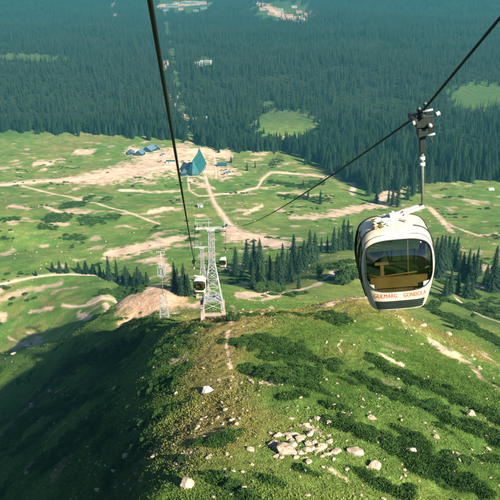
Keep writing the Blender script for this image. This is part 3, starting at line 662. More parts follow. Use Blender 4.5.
tow2.rotation_euler = (0, 0, ANG); tag(tow2, 'second lattice lift tower half hidden behind the tall one on the crest', 'lift tower', 'steel towers of the cable car line')
def make_mast():
    t = empty('lattice_mast', (0, 0, 0)); c4 = [(-1,-1),(1,-1),(1,1),(-1,1)]; h1 = 6.2
    fr = MB()
    for k in range(4):
        (ax, ay), (bx, by) = c4[k], c4[(k+1) % 4]; fr.bar((ax*1.0, ay*1.0, -.5), (ax*.7, ay*.7, h1), .10)
        lattice(fr, (ax, ay, -.3), (ax*.7, ay*.7, h1), (bx, by, -.3), (bx*.7, by*.7, h1), 5, .06)
    fr.build('base_frame', M['steel_pale'], t)
    po = MB(); po.tube([(0, 0, h1-.3), (0, 0, 17.2)], .075, 10); po.build('mast_pole', M['steel_pale'], t)
    bx_ = MB(); bx_.box((0, 0, 11.2), (1.4, 1.2, .10)); bx_.box((0, 0, 13.4), (1.4, 1.2, .10))
    for x, y in c4: bx_.bar((x*.8, y*.7, 11.2), (x*.8, y*.7, 13.4), .12)
    bx_.box((0, .3, 12.0), (.8, .4, 1.2)); bx_.build('platform_cage', M['steel_pale'], t)
    ar = MB(); ar.box((0, 0, 17.1), (1.9, .14, .14)); ar.box((-.85, 0, 16.95), (.14, .8, .14)); ar.box((.85, 0, 16.95), (.14, .8, .14)); ar.build('crossarm', M['steel_pale'], t)
    return t
mast = make_mast(); qm = hit([164.5], [318.5])[0]
if proj(qm)[2] > 200 or proj(qm)[2] < 160: qm = P(164.5, 320, 186); qm[2] = gz(qm[0], qm[1])
mast.location = tuple(qm); tag(mast, 'slender pale lattice mast in front of the bare earth knoll', 'mast')

# ---------------------------------------------------------------- ropes
def rope(name, keys, r, label):
    keys = [np.array(k, float) for k in keys]; pts = []
    for (a_, b_, sag) in zip(keys[:-1], keys[1:], ROPE_SAG[name]):
        n = max(8, int(np.hypot(*(b_-a_)[:2])/3))
        for s in np.arange(n)/n: p = a_+(b_-a_)*s; p[2] -= sag*4*s*(1-s); pts.append(p)
    pts.append(keys[-1]); o = MB().tube([tuple(p) for p in pts], r, 8).build('haul_rope', M['rope']); tag(o, label, 'cable', 'haul ropes of the cable car'); return o
def arm_pt(t, s): return Vector(t.location)+Euler(t.rotation_euler).to_matrix() @ Vector((s*2.78, 0, 18.2+.66))
st_ = hit([192], [170])[0]
A1L, A1R, A2L, A2R = arm_pt(tower, -1), arm_pt(tower, 1), arm_pt(tow2, -1), arm_pt(tow2, 1)
ROPE_SAG = {'left': [0, .25, .12, .4, 14], 'right': [0, 1.35, .15, .15, 14]}
g1 = GRIP1; g0 = P(500, 18, 11.2); upR = g1+(g0-g1)/np.hypot(*(g0-g1)[:2])*62
pL0 = np.array([-.405, 0., 3.5]); dirL = (pL0-GRIP2)/np.hypot(*(pL0-GRIP2)[:2]); upL = pL0+dirL*75+np.array([0, 0, -2.])
rope('left', [upL, pL0, GRIP2, A1L, A2L, (st_[0]-3, st_[1]+8, st_[2]+6)], .031, 'thick dark haul rope running down the left to the tower')
rope('right', [upR, g1, A1R, GRIP3, A2R, (st_[0]+3, st_[1]+8, st_[2]+6)], .027, 'thin dark haul rope carrying the big cabin on the right')
# ---------------------------------------------------------------- buildings
def gable(parent, w, l, eave, ridge, wallm, roofm, over=.5, wname='wall'):
    wb = MB(); wb.box((0, 0, eave/2-.5), (w, l, eave+1.0))
    for s in (-1, 1): wb.add([(-w/2, s*l/2*.998, eave-.01), (w/2, s*l/2*.998, eave-.01), (0, s*l/2*.998, ridge-.1)], [(0, 1, 2) if s < 0 else (2, 1, 0)])
    wall = wb.build(wname, wallm, parent); rf = MB(); k = (ridge-eave)/(w/2)
    for s in (-1, 1):
        a_ = (0, ridge); b_ = (s*(w/2+over), eave-over*k); n = (.14*k, .14)
        V = []
        for y in (-l/2-over, l/2+over): V += [(a_[0], y, a_[1]), (b_[0], y, b_[1]), (b_[0], y, b_[1]+.2), (a_[0], y, a_[1]+.22)]
        rf.add(V, [(0,1,2,3), (7,6,5,4), (0,4,5,1), (3,2,6,7), (1,5,6,2), (0,3,7,4)])
    rf.build('roof', roofm, parent); return wall
def windows(parent, w, l, n, zc, ww, wh, face=-1):
    for k in range(n):
        x = -w/2+w*(k+.5)/n; b = MB(); b.box((x, face*(l/2+.03), zc), (ww, .08, wh)); b.build('window', M['pane'], parent)
def place(name, px, py, rz, label, cat, group=None, sink=.1):
    q = hit([px], [py])[0]; return empty(name, (q[0], q[1], q[2]-sink), (0, 0, math.radians(rz)), label, cat, group)
b = place('station_building', 197, 171, -8, 'tall teal cable car station with a steep pointed roof on the bare yard', 'station')
gable(b, 14.5, 40, 5.0, 21, M['tealwall'], M['teal'], .9); windows(b, 13, 40, 5, 2.4, 1.6, 2.4)
pe = MB(); pe.add([(-8.0, -20.9, 3.2), (8.0, -20.9, 3.2), (0, -20.9, 21.3), (0, -27.5, 4.2), (-8.0, -20.4, 3.2), (8.0, -20.4, 3.2), (0, -20.4, 21.3)], [(0, 3, 2), (3, 1, 2), (0, 1, 3), (4, 6, 5), (0, 2, 6, 4), (1, 5, 6, 2), (0, 4, 5, 1)]); pe.build('front_canopy', M['teal'], b)
sp = MB(); sp.tube([(0, 15, 20.5), (0, 15, 30)], .25, 8); sp.add([(-1.6, 13.4, 19), (1.6, 13.4, 19), (1.6, 16.6, 19), (-1.6, 16.6, 19), (0, 15, 26)], [(0, 1, 4), (1, 2, 4), (2, 3, 4), (3, 0, 4)]); sp.build('roof_turret', M['teal'], b)
wg = MB(); wg.box((-10.8, -6, 2.6), (5, 42, 6.2)); wgo = wg.build('side_wing', M['tealwall'], b)
wr = MB(); wr.box((-10.8, -6, 5.95), (5.8, 43, .5), Euler((0, -.10, 0)).to_matrix()); wr.build('wing_roof', M['blueroof'], b)
for k in range(4):
    sk = MB(); y = -14+9*k; a_ = math.atan2(16, 7.25)
    sk.box((3.6, y, 5+16*.5+.55), (2.6, 1.6, .12), Euler((0, a_, 0)).to_matrix()); sk.build('skylight', M['pane'], b)
for k in range(7):
    wv = MB(); wv.box((-13.35, -23+5.6*k, 3.0), (.1, 2.6, 1.6)); wv.build('wing_window', M['pane'], b)
dv = MB(); dv.box((-10.8, -27.06, 1.6), (2.4, .1, 3.2)); dv.build('wing_door', M['pane'], b)
ev = MB()
for s in (-1, 1): ev.box((s*8.25, 0, 2.95), (.35, 41.8, .35))
ev.build('eaves_board', M['plaster'], b)
HS = [(131,154,9,12,10,'small blue roofed house at the left end of the yard cluster'), (140,155,11,12,-14,'blue roofed house in the middle of the yard cluster'), (149.5,151,14,15,-24,'largest blue roofed house of the yard cluster'), (157,149,9,9,5,'low grey blue shed at the right end of the yard cluster')]
for px, py, w, l, rz, lb in HS:
    h = place('house', px, py, rz, lb, 'house', 'blue roofed houses by the yard'); big = w > 10
    gable(h, w, l, 3.6 if big else 2.6, 8.0 if big else 5.2, M['tealwall'], M['blueroof'], .5); windows(h, w, l, 3, 1.8, 1.2, 1.3)
def shed(px, py, w, l, hgt, rz, wm, rm, lb, nm='shed', cat='shed'):
    t = place(nm, px, py, rz, lb, cat); MB().box((0, 0, hgt/2-.4), (w, l, hgt+.8)).build('wall', wm, t)
    r = MB(); r.box((0, 0, hgt+.14), (w+.7, l+.7, .24), Euler((.08, 0, 0)).to_matrix()); r.build('roof', rm, t)
    d = MB(); d.box((-w*.2, -l/2-.04, 1.0), (1.0, .1, 2.0)); d.build('door', M['pane'], t); return t
shed(170.5, 163, 11, 4, 3.0, 3, M['plaster'], M['teal'], 'long low teal roofed hut on the yard left of the station')
shed(222, 166, 12, 6, 3.4, 2, M['tealwall'], M['teal'], 'low teal shed right of the station')
shed(228, 174, 6, 4, 2.4, 2, M['plaster'], M['blueroof'], 'little hut on the grass below the low teal shed')
shed(163, 156, 5, 4, 2.6, 12, M['plaster'], M['blueroof'], 'small pale hut beside the blue house cluster')
shed(200, 207, 5, 4, 2.6, 20, M['plaster'], M['steel_pale'], 'small pale hut beside the winding road below the station')
shed(347, 173.5, 12, 6, 3.2, 8, M['plaster'], M['steel_pale'], 'long pale hut where the loop road meets the forest', 'hut', 'hut')
shed(330, 172.5, 5, 5, 3.0, -8, M['plaster'], M['redroof'], 'small hut under the firs beside the loop road', 'hut', 'hut')
tn = place('tent', 491, 190, 5, 'small pale ridge tent pitched on the right meadow', 'tent'); 
tm = MB(); tm.add([(-3, -2.2, 0), (3, -2.2, 0), (3, 2.2, 0), (-3, 2.2, 0), (-3, 0, 2.6), (3, 0, 2.6)], [(0,1,5,4), (2,3,4,5), (0,4,3), (1,2,5)]); tm.build('canvas', M['white'], tn)
tp = MB()
for x in (-3.02, 3.02): tp.tube([(x, 0, -.2), (x, 0, 2.75)], .05, 6)
tp.build('tent_pole', M['bark'], tn)
rr = random.Random(3); FAR = []
for k, (px, py, w, l, rm) in enumerate([(172,7,52,14,'blueroof'), (188,4.5,70,16,'blueroof'), (200,3.5,34,14,'steel_pale'), (166,11,24,14,'blueroof'), (181,10,22,12,'redroof'), (204,9,26,12,'blueroof'),
      (196,12,20,12,'steel_pale'), (262,10,22,14,'redroof'), (271,15,26,14,'redroof'), (280,11,24,14,'steel_pale'), (289,17,30,14,'redroof'), (299,13,24,14,'redroof'), (294,8,24,12,'steel_pale'), (283,20,22,12,'redroof'),
      (307,16,20,12,'redroof'), (268,6,24,12,'redroof'), (276,22,18,12,'blueroof'), (302,21,18,10,'steel_pale'), (199,66,18,10,'steel_pale'), (206,64.5,26,12,'steel_pale'), (204,119,9,6,'steel_pale'), (176,98,9,6,'steel_pale')]):
    town = 'long roofed' if w > 30 else 'small'; where = ['far village at the top left', 'far reddish village clearing', 'forest clearing on the swath', 'lower swath clearing'][0 if px < 210 and py < 20 else (1 if py < 30 else (2 if py < 70 else 3))]
    FAR.append((px, py, w, l, rm, '%s %s building in the %s' % (town, {'blueroof':'blue grey roofed','redroof':'red roofed','steel_pale':'pale roofed'}[rm], where)))
for px, py, w, l, rm, lb in FAR:
    t = place('house', px, py, rr.uniform(-14, 14), lb, 'house', 'far houses in the valley'); gable(t, l, w, 5 if w > 12 else 3, 10 if w > 12 else 5, M['plaster'], M[rm], 1.0); t.rotation_euler[2] += math.pi/2

# ---------------------------------------------------------------- plants: meshes made once
def conifer_meshes(seed, h=22.0, spread=.15, fine=True):
    """trunk + whorls of drooping branches carrying many small needle sprays; narrow, ragged, gappy"""
    r = np.random.default_rng(seed); V = []; Fc = []
    nw = 44 if fine else 15; nb = 10 if fine else 7; nc = 7 if fine else 2
    lean = r.uniform(-.012, .012, 2)*h
    for i in range(nw):
        t = (i+r.uniform(-.3, .3))/nw; z = h*(.07+.92*t); L = h*spread*(1-t)**.78*(.55+.45*min(1, t*7))+.25
        for b in range(nb):
            if r.random() < .13: continue
            a_ = 2*math.pi*(b/nb)+i*2.4+r.uniform(-.25, .25); l = L*r.uniform(.55, 1.15)
            for k in range(nc):
                s = (k+r.uniform(.3, 1))/nc; rad = l*s; zz = z-rad*(.34+.25*s)+r.uniform(-.12, .12); w = (.30+.55*(1-s))*(l*.34+.20)*(1 if fine else 1.7)
                c = np.array([math.cos(a_)*rad+lean[0]*t, math.sin(a_)*rad+lean[1]*t, zz]); o = np.array([math.cos(a_), math.sin(a_), -.5]); sd = np.array([-math.sin(a_), math.cos(a_), r.uniform(-.4, .4)])
                up = np.array([0, 0, 1.]); n = len(V)
                tip = c+o*(w*1.0)+up*r.uniform(-.35, .05)*w
                V += [c-o*w*.5+sd*w*.55+up*.1*w, c-o*w*.5-sd*w*.55-up*.18*w, tip]; Fc.append((n, n+1, n+2))
    n = len(V); V += [np.array([lean[0]-.12, lean[1], h*.97]), np.array([lean[0]+.12, lean[1], h*.97]), np.array([lean[0], lean[1], h*1.03])]; Fc.append((n, n+1, n+2))
    cr = mesh_np('crown', V, Fc); cr.materials.append(M['needle'])
    tb = MB(); tb.tube([(0, 0, -.8), (0, 0, h*.12), (lean[0]*.5, lean[1]*.5, h*.5), (lean[0], lean[1], h*.97)], [h*.021, h*.016, h*.010, .03], 7 if fine else 4)
    return tb.mesh('trunk', M['bark']), cr
def bush_meshes(seed, h=6.0, w=7.0, m='leaf', n=2600, leaf=.42, trunk=True):
    """broad crown: leaf faces clustered round several limbs, gaps between the clumps"""
    r = np.random.default_rng(seed); V = []; Fc = []; cl = []
    for k in range(13):
        a_ = r.uniform(0, 6.28); rad = w*.5*math.sqrt(r.random())*.78; cl.append((math.cos(a_)*rad, math.sin(a_)*rad, h*(.30+.52*r.random()*(1-.6*rad/(w*.5))), w*r.uniform(.12, .21)))
    for k in range(n):
        x, y, z, s = cl[r.integers(len(cl))]; d = r.normal(size=3); d /= np.linalg.norm(d); q = np.array([x, y, z])+d*s*r.random()**.35*np.array([1, 1, .8])
        q[2] = max(q[2], .1); u = r.normal(size=3); u /= np.linalg.norm(u); v = np.cross(u, d+r.normal(size=3)*.4); v /= np.linalg.norm(v)+1e-6; l = leaf*r.uniform(.6, 1.3)
        i = len(V); V += [q-u*l*.6, q+v*l*.45, q+u*l*.7]; Fc.append((i, i+1, i+2))
    cr = mesh_np('crown', V, Fc); cr.materials.append(M[m]); tb = MB()
    for (x, y, z, s) in cl[:7]: tb.tube([(0, 0, -.4), (x*.25, y*.25, z*.45), (x, y, z)], [h*.03, h*.018, h*.006], 6)
    return tb.mesh('trunk', M['bark']), cr
CON = [conifer_meshes(100+k, 22, s) for k, s in enumerate((.19, .165, .21, .18, .20, .155))]
FARC = [conifer_meshes(200+k, 22, s, False) for k, s in enumerate((.16, .14, .18, .15, .17))]
BSH = [bush_meshes(300+k, 6, 7) for k in range(4)]
def plant(name, meshes, loc, s, rz, label, cat, group=None, sx=1.):
    t = empty(name, loc, (0, 0, rz), label, cat, group); t.scale = (s*sx, s*sx, s)
    for nm, me in zip(('trunk', 'crown'), meshes): o = bpy.data.objects.new(nm, me); COL.objects.link(o); o.parent = t
    return t
ORD = ['first','second','third','fourth','fifth','sixth','seventh','eighth','ninth','tenth','eleventh','twelfth','thirteenth','fourteenth','fifteenth','sixteenth']
def grove(items, kind, desc, cat, group, seed):
    """items: (px base, py base, height px); labels count from the left of the photograph"""
    r = random.Random(seed); items = sorted(items); q = hit([i[0] for i in items], [i[1] for i in items])
    for k, ((px, py, hp), p) in enumerate(zip(items, q)):
        d = proj(p)[2]; h = hp*d/F/.90*(1.06 if kind == 'con' else .92 if kind == 'fir' else .8)*(.86 if px > 425 else 1)
        lb = desc % (ORD[k] if k < len(ORD) else 'last') if '%s' in desc else desc
        if kind in ('con', 'fir'): plant('conifer', r.choice(CON), p, h/22, r.uniform(0, 6), lb, cat, group, r.uniform(.95, 1.3)*(1.5 if kind == 'fir' else 1))
        else: plant('leafy_tree' if hp > 9 else 'bush', r.choice(BSH), p, h/5.4, r.uniform(0, 6), lb, cat, group, r.uniform(.9, 1.25))
grove([(100,276,14),(109,281,24),(117,282,22),(104,279,10)], 'con', 'slim dark conifer, %s from the left beside the bushy clump over the bare knoll', 'conifer', 'conifers left of the knoll', 1)
grove([(36,276,7),(53,272,11),(60,273,14),(67,273,13),(79,273,12),(86,274,15),(93,274,12)], 'fir', 'bushy dark conifer, %s from the left in the row above the curving road', 'conifer', 'bushy conifers above the left road', 2)
grove([(123,284,13),(129,285,15),(135,286,16),(141,285,15),(147,284,14),(126,279,15),(138,280,16)], 'fir', 'bushy dark conifer, %s from the left in the clump above the bare knoll', 'conifer', 'bushy clump above the knoll', 3)
grove([(174.5,291,28),(178,293,25),(184,294,30),(188,296,22),(181,296,20)], 'con', 'dark conifer, %s from the left in the stand between mast and tower', 'conifer', 'conifers between mast and tower', 4)
grove([(235.5,274,26),(246,270,29),(254,268,28),(259.5,269,29),(251,274,20)], 'con', 'tall dark conifer, %s from the left just right of the tiny far cabin', 'conifer', 'conifers right of the far cabin', 5)
grove([(252,289,22),(257,287,26),(262,288,25),(267,287,28),(272,286,24),(277,284,30),(282,281,36),(279.5,287,30),(290,283,28),(269.5,282,26),(287,279,28),(293,274,38),(298,274,26),(303,270,29),(309,264,32),(314,262,28)], 'con', 'dark conifer, %s from the left in the big grove behind the green hillock', 'conifer', 'conifers behind the green hillock', 6)
grove([(266,292,14),(273,291,12),(259,292,12)], 'leaf', 'low dark leafy tree, %s from the left at the foot of the big grove', 'tree', 'leafy trees at the foot of the grove', 7)
grove([(321,251,13),(327,252,16),(333,253,25),(338,251,22),(342,250,29),(346.5,249,28),(351,250,20)], 'con', 'conifer, %s from the left in the small stand left of the big cabin', 'conifer', 'conifers left of the big cabin', 8)
grove([(319,276,17)], 'leaf', 'single round bushy tree on the green slope left of the big cabin', 'tree', None, 9)
grove([(298.5,289,14)], 'con', 'lone little conifer on the green slope below the round bush', 'conifer', None, 10)
grove([(348,283,24),(353,280,20),(343,285,14)], 'leaf', 'dark bushy tree, %s from the left against the left side of the big cabin', 'tree', 'bushy trees beside the big cabin', 11)
grove([(433,275,42),(437.5,278,48),(441,272,40),(446,270,38),(450.5,268,34),(454,270,37),(461,281,33),(466,283,38),(470,280,30),(474,281,38),(458,272,24),(479,276,20)], 'con', 'tall dark conifer, %s from the left in the stand right of the big cabin', 'conifer', 'conifers right of the big cabin', 12)
grove([(444,298,26),(449,295,30),(457,294,24),(465,298,28),(471,296,20)], 'con', 'dark conifer, %s from the left low in the right gully, in front of the stand', 'conifer', 'conifers low in the right gully', 18)
grove([(485,285,24),(491,292,52),(497,290,36),(503,292,44)], 'con', 'dark conifer, %s from the left at the right edge, beyond the shrub gully', 'conifer', 'conifers at the right edge', 13)
grove([(436,309,14),(462,331,17),(441,303,10),(476,300,9),(485,308,10),(494,314,10),(474,318,7)], 'leaf', 'dark bushy tree, %s from the left in the gully below the right conifers', 'tree', 'bushy trees in the right gully', 14)
grove([(233.5,321,13)], 'leaf', 'round dark green bush at the foot of the tall tower', 'bush', None, 15)
grove([(305,165,8),(308,199,8),(285,200,6),(320,204,13),(303,186,6),(247,171,8),(231,163,7),(255,168,7)], 'con', 'small conifer, %s from the left on the meadow beside the loop road', 'conifer', 'small conifers by the loop road', 16)
grove([(392,205,16),(397,207,22),(388,203,14),(376,203,14),(412,196,22),(368,196,18),(420,193,20),(407,200,14)], 'con', 'outlying conifer, %s from the left, on the grass before the right forest edge', 'conifer', 'outlying conifers before the forest', 17)

# ---------------------------------------------------------------- the forest: nearest trees as things, the rest one mass
n0 = 150000; yy = np.sqrt(RNG.uniform(650**2, 4400**2, n0)); xx = RNG.uniform(-.44, .44, n0)*yy
zz = H0(xx, yy); px, py, dd = proj(np.stack([xx, yy, zz], -1))
dens = np.clip(1.02+.9*fbm(xx/130, yy/130, 91, 3)+.6*fbm(xx/38, yy/38, 93, 2), .3, 1)*np.where(yy > 2600, .75, 1)
k = (forest_ground(px, py) > .5) & (RNG.random(n0) < dens*.86); 
town = (((px-186)/34)**2+((py-6)/12)**2 < 1) | (((px-282)/42)**2+((py-14)/16)**2 < 1); k &= ~(town & (RNG.random(n0) < .5))
xx, yy = xx[k], yy[k]; zz = H(xx, yy); px, py, dd = proj(np.stack([xx, yy, zz], -1))
# a denser front row
ex = RNG.uniform(-20, 520, 700); ey = np.interp(ex, EDGE[:,0], EDGE[:,1])-np.abs(RNG.normal(0, 2.2, 700))-.5
ok = forest_ground(ex, ey-1) > .5; fq = hit(ex[ok], ey[ok]); xx = np.r_[xx, fq[:,0]]; yy = np.r_[yy, fq[:,1]]; zz = np.r_[zz, fq[:,2]]; px, py, dd = proj(np.stack([xx, yy, zz], -1))
hh = RNG.uniform(11, 28, len(xx))*(.85+.45*np.clip(fbm(xx/90, yy/90, 107, 3), -.6, .6))*np.where(RNG.random(len(xx)) < .14, 1.28, 1)
front = np.interp(px, EDGE[:,0], EDGE[:,1])-py; vis = (px > -3) & (px < 503)
score = np.where(vis, hh/dd*np.exp(-np.maximum(front, 0)/5), 0); order = np.argsort(-score); NI = 205
SEG = [(95, 'dark conifer in the front row of the forest above the left meadow', 'front row of the left forest'), (235, 'dark conifer in the front row of the forest behind the teal station', 'front row behind the station'),
       (345, 'dark conifer in the front row of the forest behind the loop road', 'front row behind the loop road'), (999, 'dark conifer in the front row of the forest above the right meadow', 'front row of the right forest')]
rr = random.Random(21)
for i in order[:NI]:
    lb, gp = next((l, g) for m_, l, g in SEG if px[i] < m_)
    plant('conifer', rr.choice(CON), (xx[i], yy[i], zz[i]-.3), hh[i]/22, rr.uniform(0, 6), lb, 'conifer', gp, rr.uniform(.9, 1.25))
rest = order[NI:]
def proto(name, meshes):
    """an unlinked source object for scattering: trunk and crown in one mesh"""
    bm = bmesh.new(); mats = []
    for me in meshes:
        n = len(bm.faces); bm.from_mesh(me); bm.faces.ensure_lookup_table()
        for f_ in bm.faces[n:]: f_.material_index = len(mats)
        mats.append(me.materials[0])
    me = bpy.data.meshes.new(name); bm.to_mesh(me); bm.free()
    for m_ in mats: me.materials.append(m_)
    return bpy.data.objects.new(name, me)
def scatter(name, pos, rot, scl, protos, label, cat, tint=None):
    n = len(pos); me = bpy.data.meshes.new(name); me.vertices.add(n); me.vertices.foreach_set('co', np.asarray(pos, np.float32).ravel())
    def at(nm, ty, key, arr): a_ = me.attributes.new(nm, ty, 'POINT'); a_.data.foreach_set(key, np.ascontiguousarray(arr).ravel())
    at('rot', 'FLOAT_VECTOR', 'vector', np.asarray(rot, np.float32)); at('scl', 'FLOAT_VECTOR', 'vector', np.asarray(scl, np.float32)); at('var', 'INT', 'value', RNG.integers(0, len(protos), n).astype(np.int32))
    if tint is not None: at('tint', 'FLOAT_COLOR', 'color', np.column_stack([tint, np.ones(n)]).astype(np.float32))
    o = bpy.data.objects.new(name, me); COL.objects.link(o); tag(o, label, cat, kind='stuff')
    ng = bpy.data.node_groups.new(name, 'GeometryNodeTree'); ng.interface.new_socket('Geometry', in_out='INPUT', socket_type='NodeSocketGeometry'); ng.interface.new_socket('Geometry', in_out='OUTPUT', socket_type='NodeSocketGeometry')
    N = ng.nodes; L = ng.links; gi = N.new('NodeGroupInput'); go = N.new('NodeGroupOutput'); jn = N.new('GeometryNodeJoinGeometry')
    def na(nm, ty): q = N.new('GeometryNodeInputNamedAttribute'); q.data_type = ty; q.inputs['Name'].default_value = nm; return next(s for s in q.outputs if s.enabled and s.name == 'Attribute')
    ra, sa, va = na('rot', 'FLOAT_VECTOR'), na('scl', 'FLOAT_VECTOR'), na('var', 'INT')
    for i, p in enumerate(protos):
        oi = N.new('GeometryNodeObjectInfo'); oi.inputs['Object'].default_value = p; oi.inputs['As Instance'].default_value = True
        cm = N.new('FunctionNodeCompare'); cm.data_type = 'INT'; cm.operation = 'EQUAL'; ins = [s for s in cm.inputs if s.enabled]; L.new(va, ins[0]); ins[1].default_value = i
        ip = N.new('GeometryNodeInstanceOnPoints'); L.new(gi.outputs[0], ip.inputs['Points']); L.new(cm.outputs[0], ip.inputs['Selection']); L.new(oi.outputs['Geometry'], ip.inputs['Instance'])
        L.new(ra, ip.inputs['Rotation']); L.new(sa, ip.inputs['Scale']); L.new(ip.outputs[0], jn.inputs[0])
    L.new(jn.outputs[0], go.inputs[0]); md = o.modifiers.new('scatter', 'NODES'); md.node_group = ng; return o
def spin(n, tilt=.05): return np.column_stack([RNG.normal(0, tilt, n), RNG.normal(0, tilt, n), RNG.uniform(0, 6.28, n)])
FP = [proto('conifer_source', m_) for m_ in FARC]; NP_ = [proto('conifer_source', m_) for m_ in CON[:4]]
rd = dd[rest]; near = rest[rd < 1150]; far = rest[rd >= 1150]
s1 = hh[near]/22; s2 = hh[far]/22
for ids, s, pr, lb in ((near, s1, NP_, 'dense dark conifers filling the near part of the valley forest'), (far, s2, FP, 'dense blue green conifer forest covering the far valley')):
    w = s*RNG.uniform(.95, 1.35, len(s)); scatter('forest', np.column_stack([xx[ids], yy[ids], zz[ids]-.4]), spin(len(ids), .025), np.column_stack([w, w, s]), pr, lb, 'forest')

# ---------------------------------------------------------------- boulders
def rock_mesh(seed, m):
    r = np.random.default_rng(seed); bm = bmesh.new(); bmesh.ops.create_icosphere(bm, subdivisions=4, radius=1.0)
    v = np.array([q.co[:] for q in bm.verts]); 
    for k in range(17):
        n = r.normal(size=3); n /= np.linalg.norm(n); t = r.uniform(.52, .86); d = v@n-t; v -= np.outer(np.maximum(d, 0)*.96, n)
    v *= np.array([1, r.uniform(.65, .95), r.uniform(.55, .85)]); off = r.uniform(0, 50, 3)
    for k, q in enumerate(bm.verts):
        p = Vector(v[k]); p += p.normalized()*(mnoise.fractal(p*2.2+Vector(off), .9, 2.1, 4)*.07); q.co = p
    me = bpy.data.meshes.new('boulder'); bm.to_mesh(me); bm.free(); me.materials.append(M[m]); return me
ROCKS = [rock_mesh(400+k, 'rock') for k in range(9)]; WROCK = rock_mesh(450, 'whiterock')
def boulder(px, py, wp, hp, label, group=None, me=None, rr=random.Random(9)):
    q = hit([px], [py])[0]; d = proj(q)[2]; w = wp*d/F; h = hp*d/F
    o = bpy.data.objects.new('boulder', me or rr.choice(ROCKS)); COL.objects.link(o); sz = max(h, .42*w)*.50
    o.scale = (w*.52, w*.5*rr.uniform(.8, 1.1), sz); o.rotation_euler = (rr.uniform(-.2, .2), rr.uniform(-.2, .2), rr.uniform(-.6, .6)); o.location = (q[0], q[1], q[2]+sz*.34)
    return tag(o, label, 'boulder', group)
NAMED = [(272,446,8,9,'tilted pale boulder at the left end of the rock pile',0),(292,447,11,13,'upright pale boulder at the right shoulder of the biggest one',0),(300,440,12,9,'pale slab leaning in the middle of the rock pile',0),(276,457,9,6,'low pale boulder at the foot of the rock pile',0),(308,445,9,8,'squat pale boulder inside the right half of the rock pile',0),(296,458,8,6,'little pale boulder below the biggest one',0),
 (207,391,14,9,'flat white boulder alone on the dark slope below the tower',1),(187,486,17,17,'tall tan boulder alone near the bottom edge, left of centre',0),(209,458,10,6,'flat pale boulder above the tall tan one',0),
 (285,452,22,16,'biggest pale boulder, in the middle of the rock pile',0),(279,436,9,7,'pale boulder at the upper left of the rock pile',0),(295,436,14,8,'broad pale boulder on top of the rock pile',0),(306,426,9,7,'pale boulder just above the rock pile',0),
 (317,421,10,10,'upright tan boulder up the slope right of the rock pile',0),(329,424,8,7,'small tan boulder beside the upright one',0),(322,448,12,11,'tan boulder at the right end of the rock pile',0),(337,452,10,8,'tan boulder between the rock pile and the round one',0),
 (355,454,18,14,'big round tan boulder right of the rock pile',0),(375,467,17,11,'low tan boulder below the big round one',0),(411,452,11,12,'blocky cream boulder alone on the right slope, ringed by shrubs',0),(371,419,10,8,'tan boulder on the grass above the big round one',0),
 (471,415,11,8,'cream boulder alone high on the right slope',0),(251,450,11,6,'flat tan boulder left of the rock pile',0),(244,490,7,11,'narrow tan boulder near the bottom edge below the rock pile',0),(448,335,9,6,'pink boulder on the right brow of the spur',0),
 (423,326,10,6,'pink boulder at the top of the stony streak on the right brow',0),(126,457,9,8,'tan boulder at the edge of the shaded left slope',0),(154,458,8,9,'upright tan boulder on the lower left slope',0),(98,491,9,7,'pale boulder near the bottom left',0),
 (114,472,7,6,'small pale boulder above the bottom left one',0),(32,408,6,12,'tall dim boulder on the shaded left slope',0),(50,392,5,5,'small dim stone high on the shaded left slope',0),(14,354,7,4,'pale stone on the skyline of the shaded slope at far left',0),
 (27,474,5,6,'dim stone low on the shaded slope at far left',0),(139,421,5,4,'little tan stone on the left slope above the upright boulder',0),(176,394,5,5,'little tan stone left of the flat white boulder',0),(436,438,7,7,'tan stone above the blocky cream boulder',0)]
for px_, py_, w_, h_, lb, wh in NAMED: boulder(px_, py_, w_*1.08, h_, lb, None, WROCK if wh else None)
rr = random.Random(77)
def field(n, gen, lo, hi, label, group):
    for _ in range(n):
        px_, py_ = gen(); s = lo+(hi-lo)*rr.random()**2.2; boulder(px_, py_, s*rr.uniform(.9, 1.5), s*rr.uniform(.6, .95), label, group)
def along(pts, w):
    def g():
        k_ = rr.randrange(len(pts)-1); t = rr.random(); return pts[k_][0]*(1-t)+pts[k_+1][0]*t+rr.gauss(0, w), pts[k_][1]*(1-t)+pts[k_+1][1]*t+rr.gauss(0, w*.7)
    return g
field(54, along([(120,482),(160,462),(200,436),(226,420)], 16), 2.4, 6.5, 'small pale stone scattered on the dark lower left slope', 'stones on the lower left slope')
field(70, along([(270,450),(290,440),(318,432),(326,450),(285,456)], 7), 2.6, 9, 'small pale stone lying round the big rock pile', 'stones round the rock pile')
field(34, along([(398,315),(425,338),(455,352),(492,376)], 7), 2, 5.5, 'small pink stone in the stony streak on the right brow', 'stones of the right streak')
field(24, along([(340,420),(390,430),(440,440),(480,470),(400,478),(330,474)], 15), 2.2, 6, 'small tan stone among the shrubs on the lower right slope', 'stones on the lower right slope')
field(24, along([(8,366),(50,400),(40,450),(110,470)], 18), 1.5, 4, 'small dim stone on the shaded left slope', 'stones on the shaded slope')
field(26, along([(228,316),(246,312),(268,310),(278,318)], 4), 1.4, 4, 'small pale stone on the stony bank right of the tower', 'stones by the tower')
field(22, along([(215,330),(222,400),(232,450),(228,490)], 14), 1.8, 5.5, 'small tan stone on the worn crest below the tower', 'stones on the crest')

